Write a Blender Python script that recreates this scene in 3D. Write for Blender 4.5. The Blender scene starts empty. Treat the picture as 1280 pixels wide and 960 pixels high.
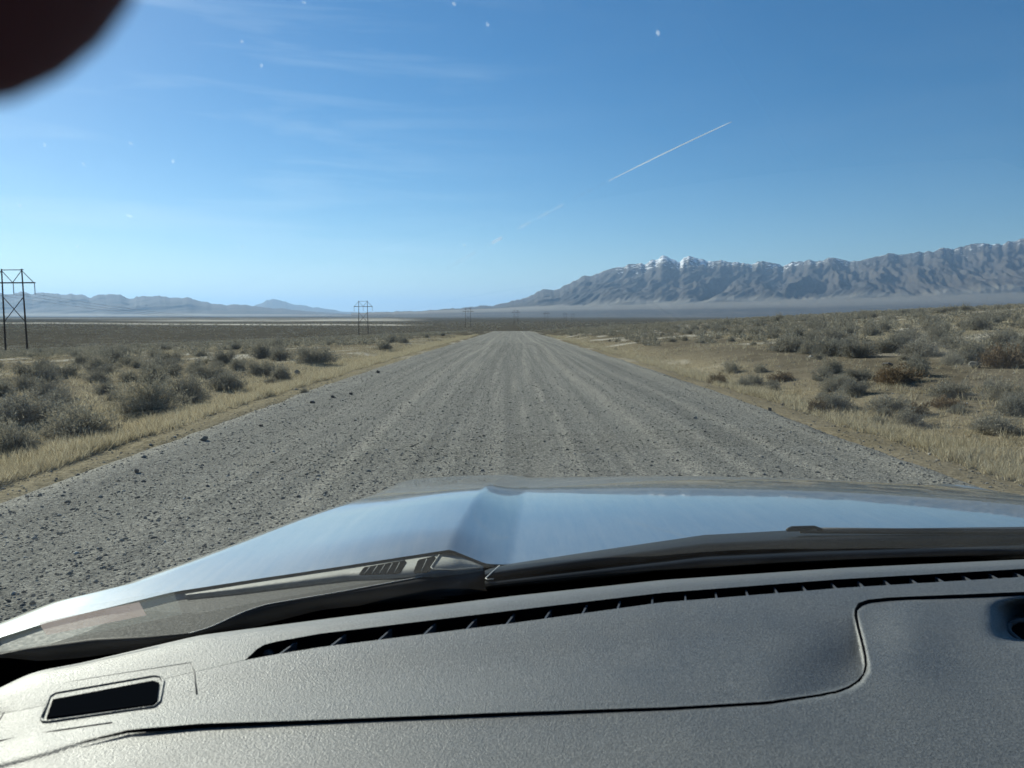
import bpy, math, random
import numpy as np
from mathutils import Vector, Matrix

random.seed(7)
RNG = np.random.default_rng(11)
R = math.radians
scene = bpy.context.scene
COL = scene.collection

# ------------------------------------------------------------------ camera
EYE = Vector((0.0, 0.0, 1.65))
FPX = 931.0                       # focal length in pixels of the 1280 px wide photograph
HORIZON = 394.0
PITCH = math.atan((480 - HORIZON) / FPX)
cam_data = bpy.data.cameras.new('camera')
cam_data.sensor_width = 36.0
cam_data.lens = 36.0 * FPX / 1280
cam_data.clip_start = 0.005
cam_data.clip_end = 300000
cam_data.dof.use_dof = True
cam_data.dof.focus_distance = 2.6
cam_data.dof.aperture_fstop = 12.0
cam = bpy.data.objects.new('camera', cam_data)
COL.objects.link(cam)
cam.location = EYE
cam.rotation_euler = (math.pi / 2 - PITCH, 0, 0)
scene.camera = cam

# ------------------------------------------------------------------ sky, sun, exposure
SUN_AZ, SUN_EL = R(-42), R(27)    # left of the road direction, above the horizon
TO_SUN = Vector((math.sin(SUN_AZ) * math.cos(SUN_EL), math.cos(SUN_AZ) * math.cos(SUN_EL), math.sin(SUN_EL)))
world = bpy.data.worlds.new('World')
scene.world = world
world.use_nodes = True
wn, wl = world.node_tree.nodes, world.node_tree.links
wn.clear()
wout = wn.new('ShaderNodeOutputWorld')
wbg = wn.new('ShaderNodeBackground')
sky = wn.new('ShaderNodeTexSky')
sky.sky_type = 'NISHITA'
sky.sun_disc = False
sky.sun_elevation = SUN_EL
sky.sun_rotation = SUN_AZ
sky.altitude = 1300
sky.air_density = 1.0
sky.dust_density = 0.4
sky.ozone_density = 2.5
wbg.inputs['Strength'].default_value = 0.078
# thin cirrus, spread over the whole sky
wtc = wn.new('ShaderNodeTexCoord')
wmap = wn.new('ShaderNodeMapping')
wmap.inputs['Rotation'].default_value = (0, R(-7), R(25))
wmap.inputs['Scale'].default_value = (1.3, 1.3, 13.0)
wno = wn.new('ShaderNodeTexNoise')
wno.inputs['Scale'].default_value = 2.3
wno.inputs['Detail'].default_value = 7
wno.inputs['Roughness'].default_value = 0.55
wno.inputs['Distortion'].default_value = 0.6
wrm = wn.new('ShaderNodeMapRange')
wrm.inputs['From Min'].default_value = 0.46
wrm.inputs['From Max'].default_value = 0.80
wrm.inputs['To Max'].default_value = 0.26
wmix = wn.new('ShaderNodeMixRGB')
wmix.inputs['Color2'].default_value = (7.0, 8.0, 9.0, 1)
wl.new(wtc.outputs['Generated'], wmap.inputs['Vector'])
wl.new(wmap.outputs['Vector'], wno.inputs['Vector'])
wl.new(wno.outputs['Fac'], wrm.inputs['Value'])
# the cirrus thins out towards the right of the road
wsep = wn.new('ShaderNodeSeparateXYZ')
wl.new(wtc.outputs['Generated'], wsep.inputs[0])
wr2 = wn.new('ShaderNodeMapRange')
wr2.interpolation_type = 'SMOOTHSTEP'
for _k, _v in (('From Min', 0.12), ('From Max', -0.30), ('To Min', 0.06), ('To Max', 1.0)):
    wr2.inputs[_k].default_value = _v
wl.new(wsep.outputs['X'], wr2.inputs['Value'])
wmul = wn.new('ShaderNodeMath')
wmul.operation = 'MULTIPLY'
wl.new(wrm.outputs['Result'], wmul.inputs[0]); wl.new(wr2.outputs['Result'], wmul.inputs[1])
wl.new(wmul.outputs[0], wmix.inputs['Fac'])
whs = wn.new('ShaderNodeHueSaturation')
whs.inputs['Saturation'].default_value = 1.36
whs.inputs['Value'].default_value = 0.75
wl.new(sky.outputs['Color'], whs.inputs['Color'])
wl.new(whs.outputs['Color'], wmix.inputs['Color1'])
wl.new(wmix.outputs['Color'], wbg.inputs['Color'])
wl.new(wbg.outputs['Background'], wout.inputs['Surface'])

sun_data = bpy.data.lights.new('sun', 'SUN')
sun_data.energy = 4.6
sun_data.angle = R(0.53)
sun_data.color = (1.0, 0.925, 0.80)
sun = bpy.data.objects.new('sun', sun_data)
COL.objects.link(sun)
sun.rotation_euler = (-TO_SUN).to_track_quat('-Z', 'Y').to_euler()
sun.location = (-20, 30, 40)

scene.view_settings.view_transform = 'Standard'
scene.view_settings.look = 'None'
scene.view_settings.gamma = 1.0
scene.view_settings.exposure = 0.85
scene.render.engine = 'CYCLES'
scene.cycles.use_denoising = True
scene.cycles.max_bounces = 5
scene.cycles.transparent_max_bounces = 12
scene.cycles.volume_bounces = 0
scene.cycles.adaptive_threshold = 0.02
scene.cycles.caustics_reflective = False
scene.cycles.caustics_refractive = False

# ------------------------------------------------------------------ helpers
cp, sp_ = math.cos(PITCH), math.sin(PITCH)


def ray(u, v):
    a, b = (u - 640) / FPX, (480 - v) / FPX
    return np.array([a, cp + b * sp_, b * cp - sp_])


def at_z(u, v, z):
    d = ray(u, v)
    return np.array(EYE) + d * ((z - EYE.z) / d[2])


def at_y(u, v, y):
    d = ray(u, v)
    return np.array(EYE) + d * (y / d[1])


def poly(pts):
    xs = [p[0] for p in pts]
    ys = [p[1] for p in pts]
    return lambda u: np.interp(u, xs, ys)


def smooth(pts, w=14):
    """a polyline u -> v with its corners rounded off"""
    f = poly(pts)
    offs = np.linspace(-w, w, 9)
    return lambda u: np.mean([f(np.asarray(u) + o) for o in offs], axis=0)


def sstep(a, b, x):
    t = np.clip((np.asarray(x, float) - a) / (b - a), 0, 1)
    return t * t * (3 - 2 * t)


def _hash(ix, iy, s):
    h = (ix.astype(np.int64) * 374761393 + iy.astype(np.int64) * 668265263 + s * 974711) & 0x7fffffff
    h = ((h ^ (h >> 13)) * 1274126177) & 0x7fffffff
    h = h ^ (h >> 16)
    return (h & 0xffff) / 65535.0


def vnoise(x, y, s=0):
    x = np.asarray(x, float); y = np.asarray(y, float)
    ix, iy = np.floor(x), np.floor(y)
    fx, fy = x - ix, y - iy
    fx = fx * fx * fx * (fx * (fx * 6 - 15) + 10)
    fy = fy * fy * fy * (fy * (fy * 6 - 15) + 10)
    a = _hash(ix, iy, s); b = _hash(ix + 1, iy, s)
    c = _hash(ix, iy + 1, s); d = _hash(ix + 1, iy + 1, s)
    return (a * (1 - fx) + b * fx) * (1 - fy) + (c * (1 - fx) + d * fx) * fy


def fbm(x, y, s=0, o=5, g=0.5):
    t, a, n = 0, 1, 0
    for i in range(o):
        t = t + a * vnoise(np.asarray(x) * 2 ** i + 17.3 * i, np.asarray(y) * 2 ** i - 9.1 * i, s + i)
        n += a
        a *= g
    return t / n


def mesh_obj(name, verts, faces, mat=None, parent=None, smooth_shade=True):
    me = bpy.data.meshes.new(name)
    verts = np.asarray(verts, dtype=np.float32)
    if isinstance(faces, np.ndarray):
        k = faces.shape[1]
        me.vertices.add(len(verts))
        me.vertices.foreach_set('co', verts.ravel())
        me.loops.add(faces.size)
        me.loops.foreach_set('vertex_index', faces.astype(np.int32).ravel())
        me.polygons.add(len(faces))
        me.polygons.foreach_set('loop_start', np.arange(0, faces.size, k, dtype=np.int32))
        me.update(calc_edges=True)
    else:
        me.from_pydata([tuple(map(float, v)) for v in verts], [], faces)
        me.update()
    if smooth_shade:
        me.polygons.foreach_set('use_smooth', [True] * len(me.polygons))
    if mat:
        me.materials.append(mat)
    o = bpy.data.objects.new(name, me)
    COL.objects.link(o)
    if parent:
        o.parent = parent
    return o


def grid_faces(nr, nc, keep=None):
    i = np.arange(nr - 1)[:, None] * nc + np.arange(nc - 1)[None, :]
    f = np.stack([i, i + 1, i + nc + 1, i + nc], -1).reshape(-1, 4)
    if keep is not None:
        f = f[keep.reshape(-1)]
    return f


def loft(name, rows, mat, parent=None, keep=None, smooth_shade=True, flip=False):
    """rows: list of equally long point lists"""
    v = np.concatenate([np.asarray(r) for r in rows])
    f = grid_faces(len(rows), len(rows[0]), keep)
    if flip:
        f = f[:, ::-1]
    return mesh_obj(name, v, f, mat, parent, smooth_shade)


def solidify(o, t, offset=-1):
    m = o.modifiers.new('thickness', 'SOLIDIFY')
    m.thickness = t
    m.offset = offset
    return o


def tube(pts, rad, n=8, close=True):
    """verts, faces of a tube along pts (radius number or list)"""
    pts = [Vector(p) for p in pts]
    rads = rad if hasattr(rad, '__len__') else [rad] * len(pts)
    V, F = [], []
    for i, p in enumerate(pts):
        t = (pts[min(i + 1, len(pts) - 1)] - pts[max(i - 1, 0)]).normalized()
        a = Vector((0, 0, 1)) if abs(t.z) < 0.9 else Vector((1, 0, 0))
        s = t.cross(a).normalized(); u = s.cross(t)
        for k in range(n):
            w = 2 * math.pi * k / n
            V.append(p + (s * math.cos(w) + u * math.sin(w)) * rads[i])
    for i in range(len(pts) - 1):
        for k in range(n):
            a, b = i * n + k, i * n + (k + 1) % n
            F.append((a, b, b + n, a + n))
    if close:
        F.append(tuple(range(n - 1, -1, -1)))
        F.append(tuple(range((len(pts) - 1) * n, len(pts) * n)))
    return V, F


class Build:
    def __init__(self):
        self.v, self.f = [], []

    def add(self, v, f):
        n = len(self.v)
        self.v += [tuple(p) for p in v]
        self.f += [tuple(i + n for i in q) for q in f]
        return self

    def bar(self, a, b, r, n=8):
        return self.add(*tube([a, b], r, n))

    def box(self, lo, hi):
        (x0, y0, z0), (x1, y1, z1) = lo, hi
        v = [(x0, y0, z0), (x1, y0, z0), (x1, y1, z0), (x0, y1, z0), (x0, y0, z1), (x1, y0, z1), (x1, y1, z1), (x0, y1, z1)]
        f = [(0, 3, 2, 1), (4, 5, 6, 7), (0, 1, 5, 4), (1, 2, 6, 5), (2, 3, 7, 6), (3, 0, 4, 7)]
        return self.add(v, f)

    def obj(self, name, mat, parent=None, smooth_shade=False):
        return mesh_obj(name, self.v, self.f, mat, parent, smooth_shade)


def empty(name, loc=(0, 0, 0)):
    o = bpy.data.objects.new(name, None)
    COL.objects.link(o)
    o.location = loc
    o.empty_display_size = 0.2
    return o


def tag(o, label=None, cat=None, group=None, kind=None):
    if label: o['label'] = label
    if cat: o['category'] = cat
    if group: o['group'] = group
    if kind: o['kind'] = kind
    return o


class Mat:
    """small wrapper to write node materials"""

    def __init__(self, name, color=(0.5, 0.5, 0.5), rough=0.6, **kw):
        self.m = bpy.data.materials.new(name)
        self.m.use_nodes = True
        self.n, self.l = self.m.node_tree.nodes, self.m.node_tree.links
        self.b = self.n['Principled BSDF']
        self.out = self.n['Material Output']
        self.b.inputs['Base Color'].default_value = (*color, 1)
        self.b.inputs['Roughness'].default_value = rough
        for k, v in kw.items():
            self.b.inputs[k.replace('_', ' ')].default_value = v

    def coord(self, kind='Object', scale=(1, 1, 1), rot=(0, 0, 0)):
        tc = self.n.new('ShaderNodeTexCoord')
        mp = self.n.new('ShaderNodeMapping')
        mp.inputs['Scale'].default_value = scale
        mp.inputs['Rotation'].default_value = rot
        self.l.new(tc.outputs[kind], mp.inputs['Vector'])
        return mp.outputs['Vector']

    def noise(self, vec, scale, detail=4, rough=0.55, dist=0.0):
        t = self.n.new('ShaderNodeTexNoise')
        t.inputs['Scale'].default_value = scale
        t.inputs['Detail'].default_value = detail
        t.inputs['Roughness'].default_value = rough
        t.inputs['Distortion'].default_value = dist
        if vec is not None:
            self.l.new(vec, t.inputs['Vector'])
        return t.outputs['Fac']

    def voronoi(self, vec, scale, out='Distance'):
        t = self.n.new('ShaderNodeTexVoronoi')
        t.inputs['Scale'].default_value = scale
        if vec is not None:
            self.l.new(vec, t.inputs['Vector'])
        return t.outputs[out]

    def rng(self, val, a, b, c=0.0, d=1.0):
        t = self.n.new('ShaderNodeMapRange')
        for k, x in zip(('From Min', 'From Max', 'To Min', 'To Max'), (a, b, c, d)):
            t.inputs[k].default_value = x
        self.l.new(val, t.inputs['Value'])
        return t.outputs['Result']

    def ramp(self, val, stops):
        t = self.n.new('ShaderNodeValToRGB')
        e = t.color_ramp.elements
        while len(e) < len(stops):
            e.new(0.5)
        for k, (p, c) in zip(e, stops):
            k.position = p
            k.color = (*c, 1)
        self.l.new(val, t.inputs['Fac'])
        return t.outputs['Color']

    def mix(self, fac, a, b, mode='MIX'):
        t = self.n.new('ShaderNodeMixRGB')
        t.blend_type = mode
        for s, x in (('Fac', fac), ('Color1', a), ('Color2', b)):
            if isinstance(x, (int, float)):
                t.inputs[s].default_value = x if s == 'Fac' else (x, x, x, 1)
            elif isinstance(x, tuple):
                t.inputs[s].default_value = (*x, 1)
            else:
                self.l.new(x, t.inputs[s])
        return t.outputs['Color']

    def math(self, op, a, b=None):
        t = self.n.new('ShaderNodeMath')
        t.operation = op
        for i, x in enumerate((a, b)):
            if x is None: continue
            if isinstance(x, (int, float)): t.inputs[i].default_value = x
            else: self.l.new(x, t.inputs[i])
        return t.outputs[0]

    def attr(self, name, out='Color'):
        t = self.n.new('ShaderNodeAttribute')
        t.attribute_name = name
        return t.outputs[out]

    def sep(self, col):
        t = self.n.new('ShaderNodeSeparateColor')
        self.l.new(col, t.inputs[0])
        return t.outputs

    def color(self, sock):
        self.l.new(sock, self.b.inputs['Base Color'])

    def rough(self, sock):
        self.l.new(sock, self.b.inputs['Roughness'])

    def bump(self, height, strength=0.5, dist=0.02):
        t = self.n.new('ShaderNodeBump')
        t.inputs['Strength'].default_value = strength
        t.inputs['Distance'].default_value = dist
        self.l.new(height, t.inputs['Height'])
        self.l.new(t.outputs['Normal'], self.b.inputs['Normal'])


# ------------------------------------------------------------------ materials
def m_ground():
    M = Mat('desert_soil', rough=1.0)
    M.b.inputs['Specular IOR Level'].default_value = 0.0
    v = M.coord('Object')
    big = M.noise(v, 0.045, 6, 0.6)
    mid = M.noise(v, 0.7, 6, 0.65)
    fine = M.noise(v, 14, 5, 0.7)
    soil = M.ramp(mid, [(0.25, (0.10, 0.085, 0.062)), (0.5, (0.155, 0.132, 0.095)), (0.75, (0.235, 0.20, 0.145))])
    straw = M.ramp(fine, [(0.3, (0.23, 0.195, 0.125)), (0.7, (0.41, 0.35, 0.235))])
    brush = M.ramp(M.noise(v, 0.13, 7, 0.7), [(0.3, (0.064, 0.059, 0.046)), (0.55, (0.098, 0.089, 0.069)), (0.75, (0.15, 0.132, 0.10))])
    at = M.sep(M.attr('cover'))
    c = M.mix(at[1], soil, straw)
    c = M.mix(at[2], c, brush)
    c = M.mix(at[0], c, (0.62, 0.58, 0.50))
    c = M.mix(0.75, c, M.ramp(fine, [(0.25, (0.45, 0.45, 0.45)), (0.6, (1, 1, 1))]), 'MULTIPLY')
    c = M.mix(0.6, c, M.ramp(big, [(0.3, (0.72, 0.72, 0.74)), (0.65, (1.1, 1.08, 1.04))]), 'MULTIPLY')
    M.color(c)
    M.bump(M.mix(0.5, fine, mid), 0.8, 0.06)
    return M.m


def m_road():
    M = Mat('gravel_roadbed', rough=0.95)
    M.b.inputs['Specular IOR Level'].default_value = 0.06
    v = M.coord('Object')
    st = M.noise(M.coord('Object', (3.2, 0.035, 1)), 1.0, 5, 0.6)
    st2 = M.noise(M.coord('Object', (11.0, 0.09, 1)), 1.0, 3, 0.6)
    grit = M.noise(v, 60, 6, 0.8)
    grit2 = M.voronoi(v, 42, 'Color')
    grit3 = M.voronoi(v, 95, 'Color')
    c = M.ramp(st, [(0.30, (0.160, 0.158, 0.144)), (0.5, (0.195, 0.192, 0.174)), (0.62, (0.232, 0.226, 0.203)), (0.75, (0.272, 0.264, 0.232))])
    c = M.mix(0.35, c, M.ramp(st2, [(0.3, (0.6, 0.6, 0.6)), (0.7, (1.35, 1.35, 1.35))]), 'MULTIPLY')
    pale = M.sep(M.attr('cover'))
    c = M.mix(pale[0], c, (0.30, 0.287, 0.25))
    c = M.mix(0.8, c, M.ramp(grit, [(0.28, (0.5, 0.5, 0.5)), (0.5, (0.95, 0.95, 0.95)), (0.72, (1.7, 1.68, 1.62))]), 'MULTIPLY')
    c = M.mix(0.8, c, M.ramp(grit2, [(0.0, (0.28, 0.28, 0.29)), (0.45, (0.9, 0.9, 0.9)), (1.0, (1.55, 1.52, 1.46))]), 'MULTIPLY')
    c = M.mix(0.7, c, M.ramp(grit3, [(0.0, (0.4, 0.4, 0.41)), (0.5, (0.95, 0.95, 0.95)), (1.0, (1.6, 1.58, 1.5))]), 'MULTIPLY')
    M.color(c)
    h = M.mix(0.5, grit, M.voronoi(v, 55))
    M.bump(h, 0.8, 0.02)
    return M.m


def m_island(name, stops, rough=0.9, transl=0.0):
    """colour that differs from leaf to leaf / stone to stone"""
    M = Mat(name, rough=rough)
    M.b.inputs['Specular IOR Level'].default_value = 0.08
    g = M.n.new('ShaderNodeNewGeometry')
    oi = M.n.new('ShaderNodeObjectInfo')
    c = M.ramp(g.outputs['Random Per Island'], stops)
    c = M.mix(0.55, c, M.ramp(oi.outputs['Random'], [(0, (0.72, 0.74, 0.74)), (0.5, (1, 1, 1)), (1, (1.25, 1.2, 1.08))]), 'MULTIPLY')
    M.color(c)
    if transl:
        t = M.n.new('ShaderNodeBsdfTranslucent')
        M.l.new(c, t.inputs['Color'])
        mx = M.n.new('ShaderNodeMixShader')
        mx.inputs[0].default_value = transl
        M.l.new(M.b.outputs[0], mx.inputs[1]); M.l.new(t.outputs[0], mx.inputs[2])
        M.l.new(mx.outputs[0], M.out.inputs['Surface'])
    return M.m


def m_dash():
    M = Mat('grained_dash_plastic', (0.08, 0.084, 0.09), 0.45)
    M.b.inputs['Specular IOR Level'].default_value = 1.0
    v = M.coord('Object')
    n = M.noise(v, 480, 3, 0.65)
    n2 = M.noise(v, 900, 2, 0.5)
    n3 = M.noise(v, 9, 4, 0.6)
    c = M.mix(0.7, (0.088, 0.092, 0.093), M.ramp(n, [(0.32, (0.25, 0.26, 0.27)), (0.5, (0.95, 0.95, 0.95)), (0.68, (2.3, 2.25, 2.2))]), 'MULTIPLY')
    c = M.mix(0.5, c, M.ramp(n3, [(0.3, (0.85, 0.85, 0.85)), (0.7, (1.15, 1.14, 1.12))]), 'MULTIPLY')
    M.color(c)
    M.rough(M.rng(n3, 0.3, 0.7, 0.47, 0.56))
    M.bump(M.mix(0.4, n, n2), 0.6, 0.0022)
    return M.m


def m_paint():
    base = (0.165, 0.205, 0.232)
    M = Mat('metallic_car_paint', base, 0.36, Metallic=0.35)
    M.b.inputs['Coat Weight'].default_value = 1.0
    M.b.inputs['Coat Roughness'].default_value = 0.025
    M.b.inputs['Coat IOR'].default_value = 1.75
    d = M.noise(M.coord('Object'), 3.5, 6, 0.65)
    d2 = M.noise(M.coord('Object', (60, 5, 60)), 1, 4, 0.6)
    dust = M.rng(M.mix(0.5, d, d2), 0.38, 0.66, 0.05, 0.42)
    M.color(M.mix(dust, base, (0.42, 0.38, 0.31)))
    M.l.new(M.rng(dust, 0.0, 0.4, 0.012, 0.045), M.b.inputs['Coat Roughness'])
    return M.m


def m_glass():
    M = Mat('windshield_glass')
    n, l = M.n, M.l
    n.remove(M.b)
    tr = n.new('ShaderNodeBsdfTransparent')
    tr.inputs['Color'].default_value = (0.87, 0.945, 0.925, 1)
    gl = n.new('ShaderNodeBsdfGlossy')
    gl.inputs['Roughness'].default_value = 0.012
    fr = n.new('ShaderNodeFresnel')
    fr.inputs['IOR'].default_value = 1.52
    k = M.math('MULTIPLY', fr.outputs[0], 1.7)
    mx = n.new('ShaderNodeMixShader')
    l.new(k, mx.inputs[0]); l.new(tr.outputs[0], mx.inputs[1]); l.new(gl.outputs[0], mx.inputs[2])
    # a thin film of road dust that scatters a little sunlight
    tl = n.new('ShaderNodeBsdfTranslucent')
    tl.inputs['Color'].default_value = (0.9, 0.93, 0.95, 1)
    sm = M.noise(M.coord('Object', (3, 3, 9)), 2.2, 6, 0.6)
    sp = M.noise(M.coord('Object'), 140, 2, 0.5)
    du = M.math('ADD', M.rng(sm, 0.3, 0.75, 0.001, 0.006), M.rng(sp, 0.74, 0.84, 0.0, 0.025))
    m2 = n.new('ShaderNodeMixShader')
    l.new(du, m2.inputs[0]); l.new(mx.outputs[0], m2.inputs[1]); l.new(tl.outputs[0], m2.inputs[2])
    l.new(m2.outputs[0], M.out.inputs['Surface'])
    return M.m


def m_film(name, color, opacity, blotch=None):
    """a clear or printed film: part transparent, part matt"""
    M = Mat(name)
    n, l = M.n, M.l
    M.b.inputs['Base Color'].default_value = (*color, 1)
    M.b.inputs['Roughness'].default_value = 0.4
    if blotch:
        s = M.noise(M.coord('Object', blotch), 1.0, 2, 0.5)
        M.color(M.mix(M.rng(s, 0.52, 0.60), color, (0.10, 0.07, 0.07)))
    tr = n.new('ShaderNodeBsdfTransparent')
    mx = n.new('ShaderNodeMixShader')
    mx.inputs[0].default_value = opacity
    l.new(tr.outputs[0], mx.inputs[1]); l.new(M.b.outputs[0], mx.inputs[2])
    l.new(mx.outputs[0], M.out.inputs['Surface'])
    return M.m


def m_plain(name, color, rough=0.6, nscale=0, amt=0.3, **kw):
    M = Mat(name, color, rough, **kw)
    if nscale:
        n = M.noise(M.coord('Object'), nscale, 5, 0.65)
        M.color(M.mix(amt, color, M.ramp(n, [(0.3, (0.3, 0.3, 0.3)), (0.7, (1.9, 1.85, 1.75))]), 'MULTIPLY'))
        M.rough(M.rng(n, 0.3, 0.7, max(0.05, rough - 0.12), min(1, rough + 0.12)))
        M.bump(n, 0.25, 0.002)
    return M.m


def m_mountain(name, snow, low=(0.105, 0.09, 0.075), rock=(0.042, 0.040, 0.040)):
    M = Mat(name, rough=0.95)
    M.b.inputs['Specular IOR Level'].default_value = 0.1
    v = M.coord('Object')
    n1 = M.noise(v, 0.0011, 8, 0.62)
    n2 = M.noise(v, 0.006, 6, 0.65)
    c = M.ramp(M.mix(0.4, n1, n2), [(0.35, rock), (0.5, tuple(0.5 * (a + b) for a, b in zip(low, rock))), (0.62, low)])
    at = M.sep(M.attr('cover'))
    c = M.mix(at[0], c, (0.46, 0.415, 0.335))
    if snow:
        k = M.math('ADD', at[1], M.rng(M.noise(v, 0.011, 5, 0.7), 0.3, 0.7, -0.5, 0.5))
        c = M.mix(M.rng(k, 0.52, 0.66), c, (0.80, 0.82, 0.85))
    M.color(c)
    M.bump(n2, 0.6, 40)
    return M.m


GROUND = m_ground()
ROAD = m_road()
DASH = m_dash()
PAINT = m_paint()
GLASS = m_glass()
BLACK = m_plain('black_cavity', (0.004, 0.005, 0.007), 0.9)
BLACK.node_tree.nodes['Principled BSDF'].inputs['Specular IOR Level'].default_value = 0.0
RUBBER = m_plain('wiper_rubber', (0.008, 0.009, 0.009), 0.5)
RUBBER.node_tree.nodes['Principled BSDF'].inputs['Specular IOR Level'].default_value = 0.22
COWLM = m_plain('weathered_cowl_plastic', (0.17, 0.176, 0.163), 0.7, 150, 0.25)
COWLD = m_plain('dark_cowl_plastic', (0.028, 0.030, 0.029), 0.75, 300, 0.12)
COWLD.node_tree.nodes['Principled BSDF'].inputs['Specular IOR Level'].default_value = 0.2
TRIM = m_plain('dark_trim', (0.03, 0.031, 0.033), 0.6, 40, 0.3)
HEADLINER = m_plain('headliner_fabric', (0.16, 0.155, 0.15), 0.95, 200, 0.2)
WOOD = m_plain('creosote_pole_wood', (0.055, 0.042, 0.034), 0.85, 6, 0.5)
STEEL = m_plain('galvanised_steel', (0.25, 0.26, 0.27), 0.5)
PORC = m_plain('insulator_glass', (0.10, 0.11, 0.12), 0.3)
SAGE = m_island('sagebrush_leaf', [(0, (0.165, 0.155, 0.122)), (0.4, (0.25, 0.235, 0.188)), (0.8, (0.33, 0.31, 0.25)), (1, (0.43, 0.40, 0.33))], 0.9, 0.24)
RUSTY = m_island('dry_rabbitbrush_twig', [(0, (0.10, 0.07, 0.045)), (0.5, (0.17, 0.125, 0.08)), (1, (0.26, 0.20, 0.13))], 0.9, 0.2)
TWIG = m_plain('sagebrush_bark', (0.085, 0.072, 0.058), 0.95)
STRAW = m_island('dry_grass_blade', [(0, (0.25, 0.21, 0.135)), (0.35, (0.43, 0.365, 0.24)), (0.75, (0.56, 0.485, 0.33)), (1, (0.66, 0.60, 0.45))], 0.8, 0.35)
STONE = m_island('road_gravel', [(0, (0.10, 0.098, 0.09)), (0.35, (0.17, 0.165, 0.15)), (0.75, (0.25, 0.24, 0.215)), (0.95, (0.32, 0.305, 0.275)), (1, (0.55, 0.53, 0.49))], 0.9)
DARKROCK = m_plain('dark_basalt', (0.055, 0.052, 0.05), 0.85, 25, 0.5)
BOULDER = m_plain('weathered_boulder', (0.105, 0.102, 0.09), 0.9, 5, 0.6)
GREYROCK = m_plain('lichen_grey_rock', (0.15, 0.145, 0.13), 0.9, 14, 0.6)


# ------------------------------------------------------------------ terrain height
_zr = [(-1e5, -4), (-400, 1.5), (-60, 0.2), (0, 0), (15, 0), (38, -0.25), (100, -1.12), (205, -2.55), (300, -5.6), (430, -9.0), (550, -10.4),
       (1000, -11.2), (1500, -13), (3000, -15), (8000, -18), (2e4, -18), (1e6, -18)]
_zrx, _zry = np.array([p[0] for p in _zr]), np.array([p[1] for p in _zr])


def zroad(y):
    y = np.asarray(y, float)
    w = np.clip(np.abs(y) * 0.12, 2, 300)
    return np.mean([np.interp(y + o * w, _zrx, _zry) for o in np.linspace(-1, 1, 7)], axis=0)


def road_mid(y):
    return 0.0 + 0 * np.asarray(y, float)


def hground(x, y, detail=True):
    x = np.asarray(x, float); y = np.asarray(y, float)
    z = zroad(y)
    xr = x - road_mid(y)
    left = np.clip(-(xr + 7), 0, None)
    z = z - np.minimum(0.043 * left, 5.2) * (1 - sstep(220, 560, y))
    right = np.clip(xr - 9, 0, None)
    hill = 0.082 * right
    hill = 9.5 * (1 - np.exp(-hill / 9.5))
    z = z + hill * (1 - sstep(120, 420, y)) * sstep(-60, 5, y)
    # shallow ditch beside the road, then a low bank
    a = np.abs(xr)
    z = z - 0.22 * np.exp(-((a - 6.6) / 1.1) ** 2) * (1 - sstep(150, 260, y))
    z = z + 0.16 * np.exp(-((xr - 9.8) / 1.6) ** 2) * (1 - sstep(60, 160, y))
    if detail:
        off = sstep(4.4, 7.5, a)
        d = np.hypot(x, y)
        z = z + off * (0.30 * (fbm(x / 9.0, y / 9.0, 3, 4) - 0.5) + 0.10 * (fbm(x / 1.6, y / 1.6, 9, 3) - 0.5))
        z = z + sstep(40, 400, d) * off * 1.1 * (fbm(x / 60, y / 60, 5, 4) - 0.5)
    # under the roadbed the sheet dips
    z = z - 0.16 * (1 - sstep(4.1, 4.7, a)) * (1 - sstep(200, 235, y))
    return z


def hit(u, v, far=3000):
    """first point of the terrain on the line of sight through a pixel of the photograph"""
    d = ray(u, v)
    t = np.geomspace(2.0, far, 6000)
    P = np.array(EYE)[None] + d[None] * t[:, None]
    g = hground(P[:, 0], P[:, 1])
    k = np.argmax(P[:, 2] < g)
    if P[k, 2] >= g[k]:
        k = len(t) - 1
    return P[k, 0], P[k, 1], float(g[k])


# ------------------------------------------------------------------ ground sheet
def set_cover(o, rgb):
    a = o.data.color_attributes.new('cover', 'FLOAT_COLOR', 'POINT')
    c = np.ones((len(o.data.vertices), 4), np.float32)
    c[:, :3] = rgb
    a.data.foreach_set('color', c.ravel())


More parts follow.
